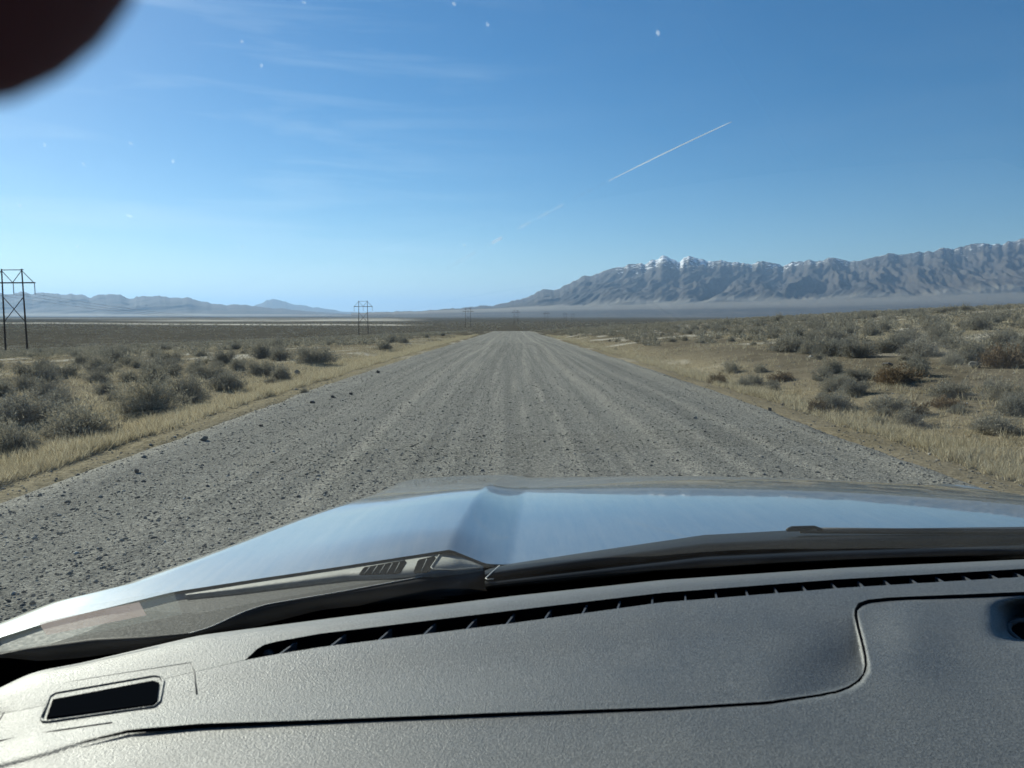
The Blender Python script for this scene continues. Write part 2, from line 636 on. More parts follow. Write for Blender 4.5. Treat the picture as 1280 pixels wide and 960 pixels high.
def build_ground():
    fr = np.linspace(R(-48), R(48), 400)
    bk = np.linspace(R(48), R(312), 90)[1:-1]
    ang = np.concatenate([fr, bk])
    rr = np.concatenate([np.geomspace(1.2, 400, 220), np.geomspace(400, 5000, 120)[1:], np.geomspace(5000, 90000, 40)[1:]])
    A, Q = np.meshgrid(ang, rr)
    X, Y = Q * np.sin(A), Q * np.cos(A)
    Z = hground(X, Y)
    V = np.stack([X, Y, Z], -1).reshape(-1, 3)
    nr, nc = X.shape
    i = np.arange(nr - 1)[:, None] * nc
    j = np.arange(nc)[None]
    F = np.stack([i + j, i + (j + 1) % nc, i + nc + (j + 1) % nc, i + nc + j], -1).reshape(-1, 4)[:, ::-1]
    c = len(V)
    V = np.concatenate([V, [[0, 0, float(hground(0, 0))]]])
    fl = [tuple(q) for q in F] if False else None
    o = mesh_obj('ground', V, F, GROUND)
    x, y = V[:, 0], V[:, 1]
    d = np.hypot(x, y)
    xr = np.abs(x - road_mid(y))
    n1 = fbm(x / 7, y / 7, 21, 4)
    n2 = fbm(x / 26, y / 26, 31, 4)
    # straw: strongest on the verge, patchy beyond
    straw = 0.9 * np.exp(-((xr - 5.9) / 1.9) ** 2) + 0.95 * sstep(0.50, 0.66, n2) * (1 - sstep(90, 220, d)) + 0.3 * sstep(0.5, 0.7, n1)
    straw = straw + 0.35 * (x < 0) * (1 - sstep(40, 80, d))
    straw = np.where(x > 0, straw * 0.75, straw)
    straw *= 1 - 0.75 * sstep(150, 350, d)
    brush = sstep(30, 130, d) * (0.85 + 0.35 * (n2 - 0.5)) + 0.2 * sstep(120, 200, d)
    # pale bare patches and the long pale playa strips on the plain
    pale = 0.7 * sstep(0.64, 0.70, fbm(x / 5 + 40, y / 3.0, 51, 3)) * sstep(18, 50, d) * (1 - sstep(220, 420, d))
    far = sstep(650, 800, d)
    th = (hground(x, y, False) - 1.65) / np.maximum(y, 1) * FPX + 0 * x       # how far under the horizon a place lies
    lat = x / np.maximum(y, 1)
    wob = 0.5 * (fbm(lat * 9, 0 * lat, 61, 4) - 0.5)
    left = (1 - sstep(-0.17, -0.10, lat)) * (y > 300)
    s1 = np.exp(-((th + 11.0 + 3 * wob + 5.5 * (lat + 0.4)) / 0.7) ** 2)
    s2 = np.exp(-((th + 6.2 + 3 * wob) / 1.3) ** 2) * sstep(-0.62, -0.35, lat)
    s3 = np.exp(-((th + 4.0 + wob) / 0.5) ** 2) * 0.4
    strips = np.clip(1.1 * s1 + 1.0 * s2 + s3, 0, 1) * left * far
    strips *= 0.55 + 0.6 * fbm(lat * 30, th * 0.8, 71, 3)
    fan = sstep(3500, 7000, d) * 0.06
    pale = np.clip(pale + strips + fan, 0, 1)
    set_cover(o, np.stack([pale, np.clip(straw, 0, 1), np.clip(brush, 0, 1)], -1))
    tag(o, kind='structure')
    return o


build_ground()


def road_z(x, y):
    xr = x - road_mid(y)
    a = np.abs(xr)
    z = zroad(y) - 0.05 * (a / 4.6) ** 2
    # loose gravel raked into low ridges along the wheel tracks
    z = z + 0.014 * (fbm(xr * 2.2, y * 0.03, 81, 4) - 0.5) * (1 - sstep(60, 140, y))
    z = z + 0.05 * np.exp(-((a - 4.35) / 0.25) ** 2) * (0.4 + fbm(x * 0 + np.sign(xr) * 5, y * 0.5, 83, 4))
    edge = 4.58 + 0.75 * (fbm(np.sign(xr) * 9 + 0 * y, y * 0.35, 91, 6, 0.62) - 0.5)
    z = z - 0.6 * sstep(0, 0.5, a - edge)
    return z


def build_road():
    xs = np.linspace(-5.4, 5.4, 84)
    ys = np.concatenate([np.linspace(-40, 2, 20)[:-1], np.geomspace(2, 212, 420)])
    Xr, Y = np.meshgrid(xs, ys)
    X = Xr + road_mid(Y)
    Z = road_z(X, Y)
    V = np.stack([X, Y, Z], -1).reshape(-1, 3)
    o = mesh_obj('road', V, grid_faces(*X.shape), ROAD)
    xr, y = Xr.ravel(), Y.ravel()
    # fine pale dust lies on the shoulders and in a few wheel lines
    pale = 0.55 * np.exp(-((np.abs(xr) - 4.5) / 0.45) ** 2)
    wand = 0.7 * (fbm(y * 0.035, 0 * y, 95, 3) - 0.5)
    for c, w, s in ((1.95, 0.16, 0.7), (2.5, 0.08, 0.4), (0.72, 0.07, 0.45), (0.25, 0.05, 0.35), (-0.22, 0.05, 0.35), (-1.9, 0.10, 0.5), (-1.25, 0.05, 0.3), (1.3, 0.06, 0.35), (3.3, 0.12, 0.4), (-3.0, 0.08, 0.25)):
        pale = pale + 1.9 * s * np.exp(-((xr - c - wand) / w) ** 2) * (0.35 + 1.1 * fbm(xr * 3, y * 0.25, 97, 3))
    set_cover(o, np.stack([np.clip(pale, 0, 0.85), 0 * xr, 0 * xr], -1))
    tag(o, kind='structure')
    return o


build_road()

# ------------------------------------------------------------------ mountains (heightfields at their real distance)
RIDGE = [(440, 391), (530, 388.5), (590, 384), (620, 381), (655, 374), (672, 364.5), (681, 360.5), (691, 362.5), (712, 355), (722, 349), (731, 344.5), (738, 345), (757, 339),
         (775, 334), (790, 331), (806, 330), (815, 326), (827, 320.5), (838, 325), (846, 328), (852, 323), (860, 321.5), (870, 325), (884, 328), (897, 326.5), (915, 328.5), (935, 330.5),
         (950, 328), (975, 333), (992, 328), (1008, 326.5), (1022, 328), (1036, 322), (1048, 325), (1058, 328), (1072, 327), (1090, 321), (1105, 319), (1118, 320), (1140, 316),
         (1160, 316), (1172, 311), (1190, 312), (1203, 308), (1222, 305.5), (1240, 307.5), (1258, 303), (1280, 296.5), (1330, 290), (1400, 300), (1500, 310), (1600, 340)]


def mountain(name, ridge, D, depth, foot_px, amp, snow, mat, nu=760, nt=120, seed=0, fan=0.34, cell=900.0, rough=5.0):
    """ridge: skyline as (u, v) pixels, seen at distance D; foot_px: v of the foot line"""
    us = np.linspace(ridge[0][0], ridge[-1][0], nu)
    f = poly(ridge)
    rj = np.array([(HORIZON - f(u)) / FPX * D for u in us])
    rj = np.maximum(rj, 0)
    rj += np.minimum(rough / FPX * D, rj * 0.35) * (fbm(us / 7.0, 0 * us, seed, 4, 0.6) - 0.5)
    ft = np.array([(HORIZON - foot_px(u)) / FPX for u in us])
    r = (us - 640) / FPX
    T = np.concatenate([np.linspace(-fan, 0, 30)[:-1], np.linspace(0, 1, nt), np.linspace(1, 1.6, 20)[1:]])
    rr, tt = np.meshgrid(r, T)
    H = np.broadcast_to(rj, tt.shape)
    base_h = np.broadcast_to(ft, tt.shape)
    Y = D - depth * (1 - tt)
    X = rr * Y
    foot = np.clip(base_h * (D - depth), -5, None)
    foot = np.minimum(foot, H * 0.6 + 1)
    tc = np.clip(tt, 0, 1)
    # long concave slope cut by gullies that run down it
    warp = 1.0 * (fbm(X / (cell * 2.2), Y / (cell * 2.2), seed + 3, 3) - 0.5)
    sh = X - 0.42 * Y
    a = fbm(sh / cell + warp, Y / (cell * 5.0), seed + 5, 4, 0.5)
    cc = fbm(sh / (cell * 0.13) + 3.0 * warp, Y / (cell * 0.6), seed + 9, 4, 0.6)
    b = fbm(sh / (cell * 0.34) + 2.0 * warp, Y / (cell * 1.9), seed + 7, 4, 0.55)
    rid = (1 - np.abs(2 * a - 1)) * 0.62 + (1 - np.abs(2 * b - 1)) * 0.26 + (1 - np.abs(2 * cc - 1)) * 0.12
    prof = 0.55 * tc + 0.45 * tc ** 1.9
    z = foot + (H - foot) * prof
    env = np.sin(np.pi * np.clip(tc, 0, 1) ** 0.8) ** 0.8
    z = z + (H - foot) * amp * env * (rid - 0.68)
    z = np.where(tt > 1, H * (1 - (tt - 1) * 1.1) , z)
    fanz = foot * (1 - np.clip(-tt / fan, 0, 1)) ** 1.7 - 22 * np.clip(-tt / fan, 0, 1)
    z = np.where(tt < 0, fanz, z)
    # never let a spur rise over the skyline of the photograph
    cap = EYE.z + (np.broadcast_to(rj, tt.shape) / D) * Y
    z = np.where((tt > 0) & (tt < 1), np.minimum(z, cap - (1 - tt) * 0.02 * (H - foot)), z)
    z[np.isclose(tt, 1)] = (rj + EYE.z)
    V = np.stack([X, Y, z], -1).reshape(-1, 3)
    o = mesh_obj(name, V, grid_faces(*X.shape), mat)
    hn = np.clip(z / max(rj.max(), 1), 0, 1.2)
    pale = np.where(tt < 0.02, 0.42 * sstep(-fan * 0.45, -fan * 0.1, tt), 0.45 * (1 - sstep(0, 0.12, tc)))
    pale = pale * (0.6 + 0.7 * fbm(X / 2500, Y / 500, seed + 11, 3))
    sn = np.zeros_like(z)
    if snow:
        upx = np.broadcast_to(us, tt.shape)
        peak = np.exp(-((upx - 840) / 60) ** 2) * 0.5 + np.exp(-((upx - 955) / 60) ** 2) * 0.22 + np.exp(-((upx - 1240) / 90) ** 2) * 0.12 + np.exp(-((upx - 1040) / 40) ** 2) * 0.15
        sn = sstep(0.55, 1.0, tc) * (0.22 + 0.75 * peak) + 0.14 * sstep(0.86, 1.0, tc) + (tt > 1) * 0.3
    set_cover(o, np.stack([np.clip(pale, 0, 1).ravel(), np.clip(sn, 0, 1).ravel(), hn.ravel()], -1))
    tag(o, kind='structure')
    return o


MTN = m_mountain('snowy_range_rock', True)
MTN2 = m_mountain('far_range_rock', False, (0.10, 0.09, 0.082), (0.05, 0.047, 0.047))
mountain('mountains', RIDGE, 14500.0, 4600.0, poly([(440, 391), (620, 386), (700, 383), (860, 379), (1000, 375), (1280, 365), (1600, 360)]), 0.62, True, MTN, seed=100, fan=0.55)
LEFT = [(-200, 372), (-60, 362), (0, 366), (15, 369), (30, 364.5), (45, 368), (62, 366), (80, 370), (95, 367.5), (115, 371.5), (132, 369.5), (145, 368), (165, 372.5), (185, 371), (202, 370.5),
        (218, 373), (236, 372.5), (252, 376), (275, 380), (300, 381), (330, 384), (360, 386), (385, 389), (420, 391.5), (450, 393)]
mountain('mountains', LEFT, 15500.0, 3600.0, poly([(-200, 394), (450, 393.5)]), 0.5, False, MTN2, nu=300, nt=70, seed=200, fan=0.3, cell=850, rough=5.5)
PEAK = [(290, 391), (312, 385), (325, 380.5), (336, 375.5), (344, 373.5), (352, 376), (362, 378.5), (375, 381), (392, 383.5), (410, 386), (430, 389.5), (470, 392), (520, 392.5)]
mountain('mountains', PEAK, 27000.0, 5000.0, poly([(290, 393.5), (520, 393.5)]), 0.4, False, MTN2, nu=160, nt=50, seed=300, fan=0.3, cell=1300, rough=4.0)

# ------------------------------------------------------------------ haze
hz = Build().box((-95000, -95000, -60), (95000, 95000, 1800)).obj('haze', None)
hm = bpy.data.materials.new('haze_air')
hm.use_nodes = True
hm.node_tree.nodes.clear()
ho = hm.node_tree.nodes.new('ShaderNodeOutputMaterial')
hv = hm.node_tree.nodes.new('ShaderNodeVolumePrincipled')
hv.inputs['Color'].default_value = (0.38, 0.63, 1.0, 1)
hv.inputs['Density'].default_value = 2.9e-5
hv.inputs['Anisotropy'].default_value = 0.3
hm.node_tree.links.new(hv.outputs[0], ho.inputs['Volume'])
hz.data.materials.append(hm)
tag(hz, 'pale dusty haze lying over the whole valley', 'haze', kind='stuff')


# ------------------------------------------------------------------ power line
def pylon_mesh():
    H, S = 20.0, 5.2
    parts = {}
    for k, s in enumerate((-1, 1)):
        parts['pole%d' % k] = ('pole', Build().add(*tube([(s * S / 2 * 1.10, 0, -1.5), (s * S / 2, 0, H)], [0.24, 0.15], 10)), WOOD, True)
    parts['top'] = ('top_rail', Build().bar((-S / 2 - 0.3, 0.17, H - 0.25), (S / 2 + 0.3, 0.17, H - 0.25), 0.10), WOOD, True)
    parts['cross'] = ('crossarm', Build().box((-S / 2 - 3.1, 0.14, H - 3.5), (S / 2 + 3.1, 0.36, H - 3.2)), WOOD, False)
    for k, (a, b) in enumerate((((-S / 2, H - 0.4), (-S / 2 - 2.8, H - 3.3)), ((S / 2, H - 0.4), (S / 2 + 2.8, H - 3.3)), ((-S / 2, H - 0.4), (0, H - 3.3)), ((S / 2, H - 0.4), (0, H - 3.3)))):
        parts['kn%d' % k] = ('knee_brace', Build().bar((a[0], -0.05, a[1]), (b[0], 0.10, b[1]), 0.085), WOOD, True)
    parts['x0'] = ('cross_brace', Build().bar((-S / 2, 0.20, H - 7.0), (S / 2, 0.20, H - 12.8), 0.10), WOOD, True)
    parts['x1'] = ('cross_brace', Build().bar((S / 2, -0.20, H - 7.0), (-S / 2, -0.20, H - 12.8), 0.10), WOOD, True)
    for k, x in enumerate((-S / 2 - 2.9, 0, S / 2 + 2.9)):
        b = Build()
        n = 9
        P = [(x, 0.25, H - 3.5 - 2.6 * i / (2 * n)) for i in range(2 * n + 1)]
        b.add(*tube(P, [0.13 if i % 2 else 0.05 for i in range(2 * n + 1)], 8))
        parts['ins%d' % k] = ('insulator', b, PORC, True)
    return parts


PY = [(18, 182.0), (454, 443.0), (585, 775.0), (645, 1040.0), (683, 1330.0), (706.5, 1620.0), (716, 1900.0)]
PY_LABEL = ['tall wooden H-frame power pylon cut by the photo edge, largest of the line',
            'wooden H-frame power pylon on the plain, second largest of the line',
            'wooden H-frame power pylon just left of where the road vanishes',
            'small H-frame power pylon standing over the end of the road',
            'small hazy H-frame pylon just right of the road end',
            'tiny faint H-frame pylon, second right of the road end',
            'tiny faintest H-frame pylon farthest along the power line']
line_dir = math.atan2(188, 1248)
py_pos = []
protos = None
for i, (u, d) in enumerate(PY):
    p = at_y(u, HORIZON, d)
    z = float(hground(p[0], p[1]))
    py_pos.append((p[0], p[1], z))
    root = empty('power_pylon', (p[0], p[1], z))
    root.rotation_euler = (0, 0, -line_dir * 0.6)
    tag(root, PY_LABEL[i], 'pylon', 'wooden pylons of the power line')
    if protos is None:
        protos = [b.obj(nm, m, root, s) for nm, b, m, s in pylon_mesh().values()]
    else:
        for o in protos:
            c = o.copy()
            COL.objects.link(c)
            c.parent = root
py_pos = [(-162.0, -85.0, float(hground(-162, -85)))] + py_pos
for k, off in enumerate((-5.5, 0.0, 5.5)):
    b = Build()
    for (x0, y0, z0), (x1, y1, z1) in zip(py_pos[:-1], py_pos[1:]):
        P = []
        for t in np.linspace(0, 1, 13):
            sag = 6.0 * 4 * t * (1 - t)
            P.append((x0 + (x1 - x0) * t + off * math.cos(line_dir * 0.6), y0 + (y1 - y0) * t + 0.25 - off * math.sin(line_dir * 0.6), z0 + (z1 - z0) * t + 13.9 - sag))
        b.add(*tube(P, 0.028, 5))
    o = b.obj('power_cable', STEEL, None, True)
    tag(o, ['thin power cable hanging from the outer crossarm ends, road side farthest', 'thin power cable hanging from the middle insulators of the pylons',
            'thin power cable hanging from the crossarm ends nearest the road'][k], 'cable', 'cables of the power line')


# ------------------------------------------------------------------ shrubs
def bush_mesh(name, seed, nb, nl, leaf, mat, wide=1.0, stiff=0.0):
    """unit shrub: radius about 1, height about 1; returns crown mesh, stem mesh"""
    g = np.random.default_rng(seed)
    el = np.arcsin(g.uniform(0.03, 1, nb))
    az = g.uniform(0, 2 * np.pi, nb)
    lob = 1 + 0.22 * np.sin(az * 2 + g.uniform(0, 6)) + 0.16 * np.sin(az * 3 + g.uniform(0, 6)) + 0.10 * np.sin(az * 5 + el * 4 + g.uniform(0, 6))
    lob *= 1 + 0.14 * np.sin(el * 6 + az * 3 + g.uniform(0, 6))
    L = lob * g.uniform(0.72, 1.08, nb)
    dirs = np.stack([np.cos(el) * np.cos(az), np.cos(el) * np.sin(az), np.sin(el) * 0.95 + 0.08], -1)
    tip = dirs * L[:, None]
    tip[:, 2] = np.maximum(tip[:, 2], 0.05)
    root = tip * 0.05
    t = 1 - g.uniform(0, 1, (nb, nl)) ** 1.6 * 0.85
    P = root[:, None] + (tip - root)[:, None] * t[..., None]
    P += g.normal(0, 0.035, P.shape)
    P[..., 2] = np.abs(P[..., 2])
    P = P.reshape(-1, 3)
    out = np.repeat(dirs, nl, 0)
    D = out + g.normal(0, 0.75, P.shape) + np.array([0, 0, 0.5 + stiff])
    D /= np.linalg.norm(D, axis=1, keepdims=True)
    W = np.cross(D, g.normal(0, 1, P.shape))
    W /= np.linalg.norm(W, axis=1, keepdims=True) + 1e-9
    ln = leaf * g.uniform(0.6, 1.5, len(P))[:, None]
    wd = ln * g.uniform(0.14, 0.26, len(P))[:, None]
    V = np.stack([P - W * wd, P + W * wd, P + D * ln * 1.4], 1).reshape(-1, 3)
    F = np.arange(len(V)).reshape(-1, 3)
    crown = mesh_obj(name, V, F, mat, None, False)
    # stems and twigs: thin three-sided strips
    k = max(10, nb // 3)
    a = root[:k]; b = tip[:k] * 0.9
    mid = (a + b) / 2 + g.normal(0, 0.05, a.shape)
    side = np.cross(b - a, np.array([0.3, 0.2, 1.0])); side /= np.linalg.norm(side, axis=1, keepdims=True) + 1e-9
    r0 = 0.017
    V2 = np.stack([a - side * r0, a + side * r0, mid + side * r0 * 0.6, mid - side * r0 * 0.6, b], 1).reshape(-1, 3)
    i = np.arange(k)[:, None] * 5
    F2 = np.concatenate([i + [0, 1, 2], i + [0, 2, 3], i + [3, 2, 4]])
    stem = mesh_obj('stem', V2, F2, TWIG, None, False)
    for o in (crown, stem):
        COL.objects.unlink(o)
    return crown, stem


NEAR = [bush_mesh('crown', 400 + i, 520, 24, 0.055, SAGE) for i in range(4)]
MIDB = [bush_mesh('crown', 500 + i, 260, 15, 0.085, SAGE) for i in range(5)]
NEAR_R = [bush_mesh('crown', 600 + i, 460, 16, 0.075, RUSTY, stiff=0.7) for i in range(2)]
MID_R = [bush_mesh('crown', 650, 180, 10, 0.11, RUSTY, stiff=0.6)]
bush_spots = []


def shrub(x, y, w, h, label, group, rusty=False, name=None, lean=0.0):
    d = math.hypot(x, y)
    pool = (NEAR_R if d < 45 else MID_R) if rusty else (NEAR if d < 45 else MIDB)
    cr, st = random.choice(pool)
    z = float(hground(x, y)) - 0.02
    root = empty(name or ('rabbitbrush' if rusty else 'sagebrush'), (x, y, z))
    root.rotation_euler = (0, 0, random.uniform(0, 6.28))
    root.scale = (w / 2, w / 2 * random.uniform(0.85, 1.15), h)
    tag(root, label, 'shrub', group)
    for o in (cr, st):
        c = o.copy()
        COL.objects.link(c)
        c.parent = root
    bush_spots.append((x, y, w / 2))
    return root


G_L = 'sagebrush left of the road'
G_R = 'sagebrush right of the road'
# u of the middle, v of the base, width and height in pixels of the photograph
HAND = [
    (18, 577, 82, 46, 'grey sagebrush cut by the photo edge, nearest of all shrubs beside the straw verge', G_L, 0),
    (97, 556, 112, 48, 'large dark dome of sagebrush at the grass verge behind the grey stone', G_L, 0),
    (30, 532, 95, 32, 'low broad sagebrush behind the two largest domes by the photo edge', G_L, 0),
    (186, 521, 88, 44, 'large rounded grey sagebrush dome standing alone at the edge of the verge', G_L, 0),
    (230, 505, 58, 38, 'upright sagebrush touching the back of the large rounded dome', G_L, 0),
    (62, 500, 46, 26, 'sagebrush behind the broad low one, with a smaller shrub at its foot', G_L, 0),
    (74, 506, 34, 18, 'small sagebrush at the foot of a taller one near the photo edge', G_L, 0),
    (4, 496, 30, 20, 'small dark sagebrush cut by the photo edge below the largest pylon', G_L, 0),
    (132, 493, 28, 17, 'small dark sagebrush in open grass left of the rounded grey dome', G_L, 0),
    (143, 501, 26, 13, 'low sagebrush hugging the front of a small dark one', G_L, 0),
    (60, 469, 24, 11, 'small dark sagebrush in straw to the right of the largest pylon', G_L, 0),
    (130, 468, 42, 13, 'wide flat sagebrush alone in pale straw at mid distance', G_L, 0),
    (162, 477, 22, 13, 'pale feathery sagebrush left of a row of dark domes', G_L, 0),
    (283, 489, 58, 25, 'rounded sagebrush in front of the row of dark domes', G_L, 0),
    (298, 463, 26, 17, 'dark ball of sagebrush at the back of the row', G_L, 0),
    (262, 474, 52, 20, 'sagebrush pair at the near end of the row of dark domes', G_L, 0),
    (246, 468, 30, 17, 'dark sagebrush behind the first pair in the row', G_L, 0),
    (272, 459, 18, 9, 'smallest sagebrush behind the row of dark domes', G_L, 0),
    (328, 470, 42, 20, 'sagebrush in the middle of the row, leaning on its neighbour', G_L, 0),
    (351, 476, 34, 21, 'dark sagebrush beside the pale striped rock at the end of the row', G_L, 0),
    (338, 481, 14, 10, 'small blue-grey sagebrush at the foot of the last dark dome', G_L, 0),
    (380, 494, 16, 10, 'little tuft of sagebrush alone in the straw verge', G_L, 0),
    (205, 438, 24, 8, 'dark low sagebrush at the near edge of the far scrub', G_L, 0),
    (210, 455, 16, 6, 'tiny brown-black sagebrush alone in open straw', G_L, 1),
    (985, 441, 60, 24, 'first sagebrush of the long grey row up the slope, nearest the road', G_R, 0),
    (1010, 443, 30, 18, 'small sagebrush second along the grey row', G_R, 0),
    (1036, 446, 44, 24, 'dark full sagebrush third along the grey row', G_R, 0),
    (1071, 448, 44, 23, 'pale rounded sagebrush fourth along the grey row', G_R, 0),
    (1110, 442, 38, 20, 'sagebrush fifth along the grey row, set a little back', G_R, 0),
    (1150, 446, 54, 22, 'wide sagebrush in the grey row uphill of the brown shrub', G_R, 0),
    (1208, 452, 52, 26, 'pale sagebrush right behind the big boulder', G_R, 0),
    (1252, 461, 52, 26, 'brown-topped shrub to the right of the big boulder', G_R, 1),
    (1120, 482, 60, 22, 'red-brown twiggy shrub on the bare slope', G_R, 1),
    (898, 481, 26, 15, 'dark brown shrub at the very edge of the road', G_R, 1),
    (1050, 484, 44, 14, 'low dark shrub between the road shrub and the red-brown one', G_R, 0),
    (1022, 517, 26, 19, 'spindly dry shrub in the straw beside the road', G_R, 1),
    (1145, 523, 30, 18, 'dry twiggy shrub in the straw verge below the bare slope', G_R, 1),
    (1245, 546, 58, 24, 'low grey shrub near the photo edge below the boulder', G_R, 0),
    (1182, 512, 44, 13, 'flat dry mat of twigs on the gravelly bank', G_R, 1),
    (978, 478, 40, 12, 'low dry shrub just uphill of the road edge shrub', G_R, 1),
    (962, 423, 28, 13, 'sagebrush beside a pale bare patch above the grey row', G_R, 0),
    (1020, 412, 28, 12, 'dark sagebrush high on the slope above the grey row', G_R, 0),
    (1088, 420, 30, 15, 'dark rounded sagebrush above the fifth in the grey row', G_R, 0),
    (1122, 430, 34, 15, 'dark sagebrush between the grey row and the scrub above', G_R, 0),
    (1186, 437, 40, 18, 'dark sagebrush above the pale one behind the boulder', G_R, 0),
    (1248, 435, 44, 22, 'dark sagebrush high near the photo edge above the brown-topped shrub', G_R, 0),
    (1270, 447, 40, 20, 'dark sagebrush cut by the photo edge beside the brown-topped shrub', G_R, 0),
]
for u, v, w, h, lab, grp, rus in HAND:
    x, y, z = hit(u, v)
    d = math.hypot(x, y)
    x, y = x * (1 + 0.35 * w / FPX), y * (1 + 0.35 * w / FPX)
    shrub(x, y, w / FPX * d * 0.86, h / FPX * d * 0.86, lab, grp, bool(rus))


def brush_density(x, y):
    """0..1 chance that a shrub grows at a place"""
    xr = x - road_mid(y)
    n = fbm(x / 16, y / 16, 41, 3)
    d = np.hypot(x, y)
    p = sstep(0.36, 0.60, n) * 0.85 + 0.12
    p = np.where(xr > 14, np.maximum(p, 0.45), p)
    p = p * np.where(xr < 0, sstep(6.5, 10, -xr), np.maximum(sstep(9.5, 15, xr), 0.9 * sstep(5.5, 6.3, xr)))
    # a straw meadow on the left at mid distance, a bare bank on the right
    mead = (xr < -8) & (y > 34) & (y < 62)
    p = np.where(mead, p * 0.35, p)
    return p


def free(x, y, r):
    for a, b, c in bush_spots:
        if (a - x) ** 2 + (b - y) ** 2 < ((1.25 if x < 0 and y < 60 else 0.6) * (c + r) + 0.1) ** 2:
            return False
    return True


count = len(HAND)
tries = 0
while count < 298 and tries < 40000:
    tries += 1
    right = random.random() < 0.7
    d = math.exp(random.uniform(math.log(12), math.log(105)))
    lat = random.uniform(0.04, 0.74) if right else random.uniform(-0.74, -0.04)
    y = d
    x = lat * y
    if random.random() > float(brush_density(x, y)):
        continue
    if not right and -1.2 < 0 and d < 16:
        continue
    w = random.uniform(0.55, 1.45)
    if not free(x, y, w / 2):
        continue
    if right and (x < 15 or d < 26):
        w *= 0.5
    size = 'small' if w < 0.8 else ('middling' if w < 1.1 else 'broad')
    if right:
        zone = 'right verge close to the road' if x < 14 and d < 60 else ('slope above the long grey shrub row' if d > 55 else 'slope around the long grey shrub row')
        sector = 'below the highest mountains' if lat < 0.34 else ('below the long ridge' if lat < 0.55 else 'towards the photo edge')
    else:
        zone = 'straw meadow between verge and scrub' if d < 45 else ('edge of the far scrub' if d < 85 else 'far scrub below the pale strips')
        sector = 'beside the road end' if lat > -0.25 else ('under the left mountains' if lat > -0.5 else 'around the largest pylon')
    grp = G_R if right else G_L
    lab = '%s grey-green sagebrush in the %s, %s' % (size, zone, sector)
    shrub(x, y, w, w * random.uniform(0.42, 0.62), lab, grp)
    count += 1


# ---- everything past the 300 largest: one mass of far shrubs
def far_brush():
    g = np.random.default_rng(77)
    n1, n2 = 10500, 19000
    y = np.concatenate([np.sqrt(g.uniform(24 ** 2, 210 ** 2, n1)), np.exp(g.uniform(np.log(205), np.log(1600), n2))])
    n = n1 + n2
    lat = g.uniform(-0.80, 0.80, n)
    x = lat * y
    ok = g.uniform(0, 1, n) < brush_density(x, y)
    ok &= ~((np.abs(x) < np.where(x > 0, 8.5, 12)) & (y < 210)) & ~((x < 0) & (y < 58) & (g.uniform(0, 1, n) < 0.8))
    x, y = x[ok], y[ok]
    if len(bush_spots):
        B = np.array(bush_spots)
        near = y < 160
        keep = np.ones(len(x), bool)
        idx = np.where(near)[0]
        for k in range(0, len(idx), 2000):
            q = idx[k:k + 2000]
            dd = (x[q, None] - B[None, :, 0]) ** 2 + (y[q, None] - B[None, :, 1]) ** 2
            keep[q] = (dd > (0.8 * B[None, :, 2] + 0.35) ** 2).all(1)
        x, y = x[keep], y[keep]
    z = hground(x, y)
    d = np.hypot(x, y)
    s = g.uniform(0.2, 0.62, len(x)) * (1 + sstep(200, 1200, d) * 1.8)
    lods = [bush_mesh('far', 700 + i, 33, 4, 0.27, SAGE)[0].data for i in range(3)] + [bush_mesh('far', 720 + i, 14, 2, 0.50, SAGE)[0].data for i in range(3)]
    VV, n0 = [], 0
    arr = []
    for me in lods:
        c = np.empty(len(me.vertices) * 3, np.float32)
        me.vertices.foreach_get('co', c)
        arr.append(c.reshape(-1, 3))
    pick = g.integers(0, 3, len(x)) + np.where(d < 170, 0, 3)
    for k in range(6):
        q = np.where(pick == k)[0]
        if not len(q): continue
        a = g.uniform(0, 6.28, len(q))
        ca, sa = np.cos(a), np.sin(a)
        v = arr[k]
        P = np.empty((len(q), len(v), 3), np.float32)
        P[..., 0] = (v[None, :, 0] * ca[:, None] - v[None, :, 1] * sa[:, None]) * s[q, None] + x[q, None]
        P[..., 1] = (v[None, :, 0] * sa[:, None] + v[None, :, 1] * ca[:, None]) * s[q, None] + y[q, None]
        P[..., 2] = v[None, :, 2] * s[q, None] * 0.85 + z[q, None]
        VV.append(P.reshape(-1, 3))
    V = np.concatenate(VV)
    F = np.arange(len(V)).reshape(-1, 3)
    o = mesh_obj('distant_sagebrush', V, F, SAGE, None, False)
    tag(o, 'grey-green sagebrush scrub covering the plain and slopes into the distance', 'scrub', kind='stuff')


far_brush()


# ------------------------------------------------------------------ dry grass and gravel
def scatter(name, tmpl, x, y, z, s, mat, label, cat, tilt=0.0, seed=1, zs=None):
    g = np.random.default_rng(seed)
    VV = []
    pick = g.integers(0, len(tmpl), len(x))
    for k, v in enumerate(tmpl):
        q = np.where(pick == k)[0]
        if not len(q): continue
        a = g.uniform(0, 6.28, len(q)); ca, sa = np.cos(a), np.sin(a)
        P = np.empty((len(q), len(v), 3), np.float32)
        P[..., 0] = (v[None, :, 0] * ca[:, None] - v[None, :, 1] * sa[:, None]) * s[q, None] + x[q, None]
        P[..., 1] = (v[None, :, 0] * sa[:, None] + v[None, :, 1] * ca[:, None]) * s[q, None] + y[q, None]
        hz_ = s if zs is None else zs
        P[..., 2] = v[None, :, 2] * hz_[q, None] + z[q, None]
        VV.append(P.reshape(-1, 3))
    V = np.concatenate(VV)
    return V


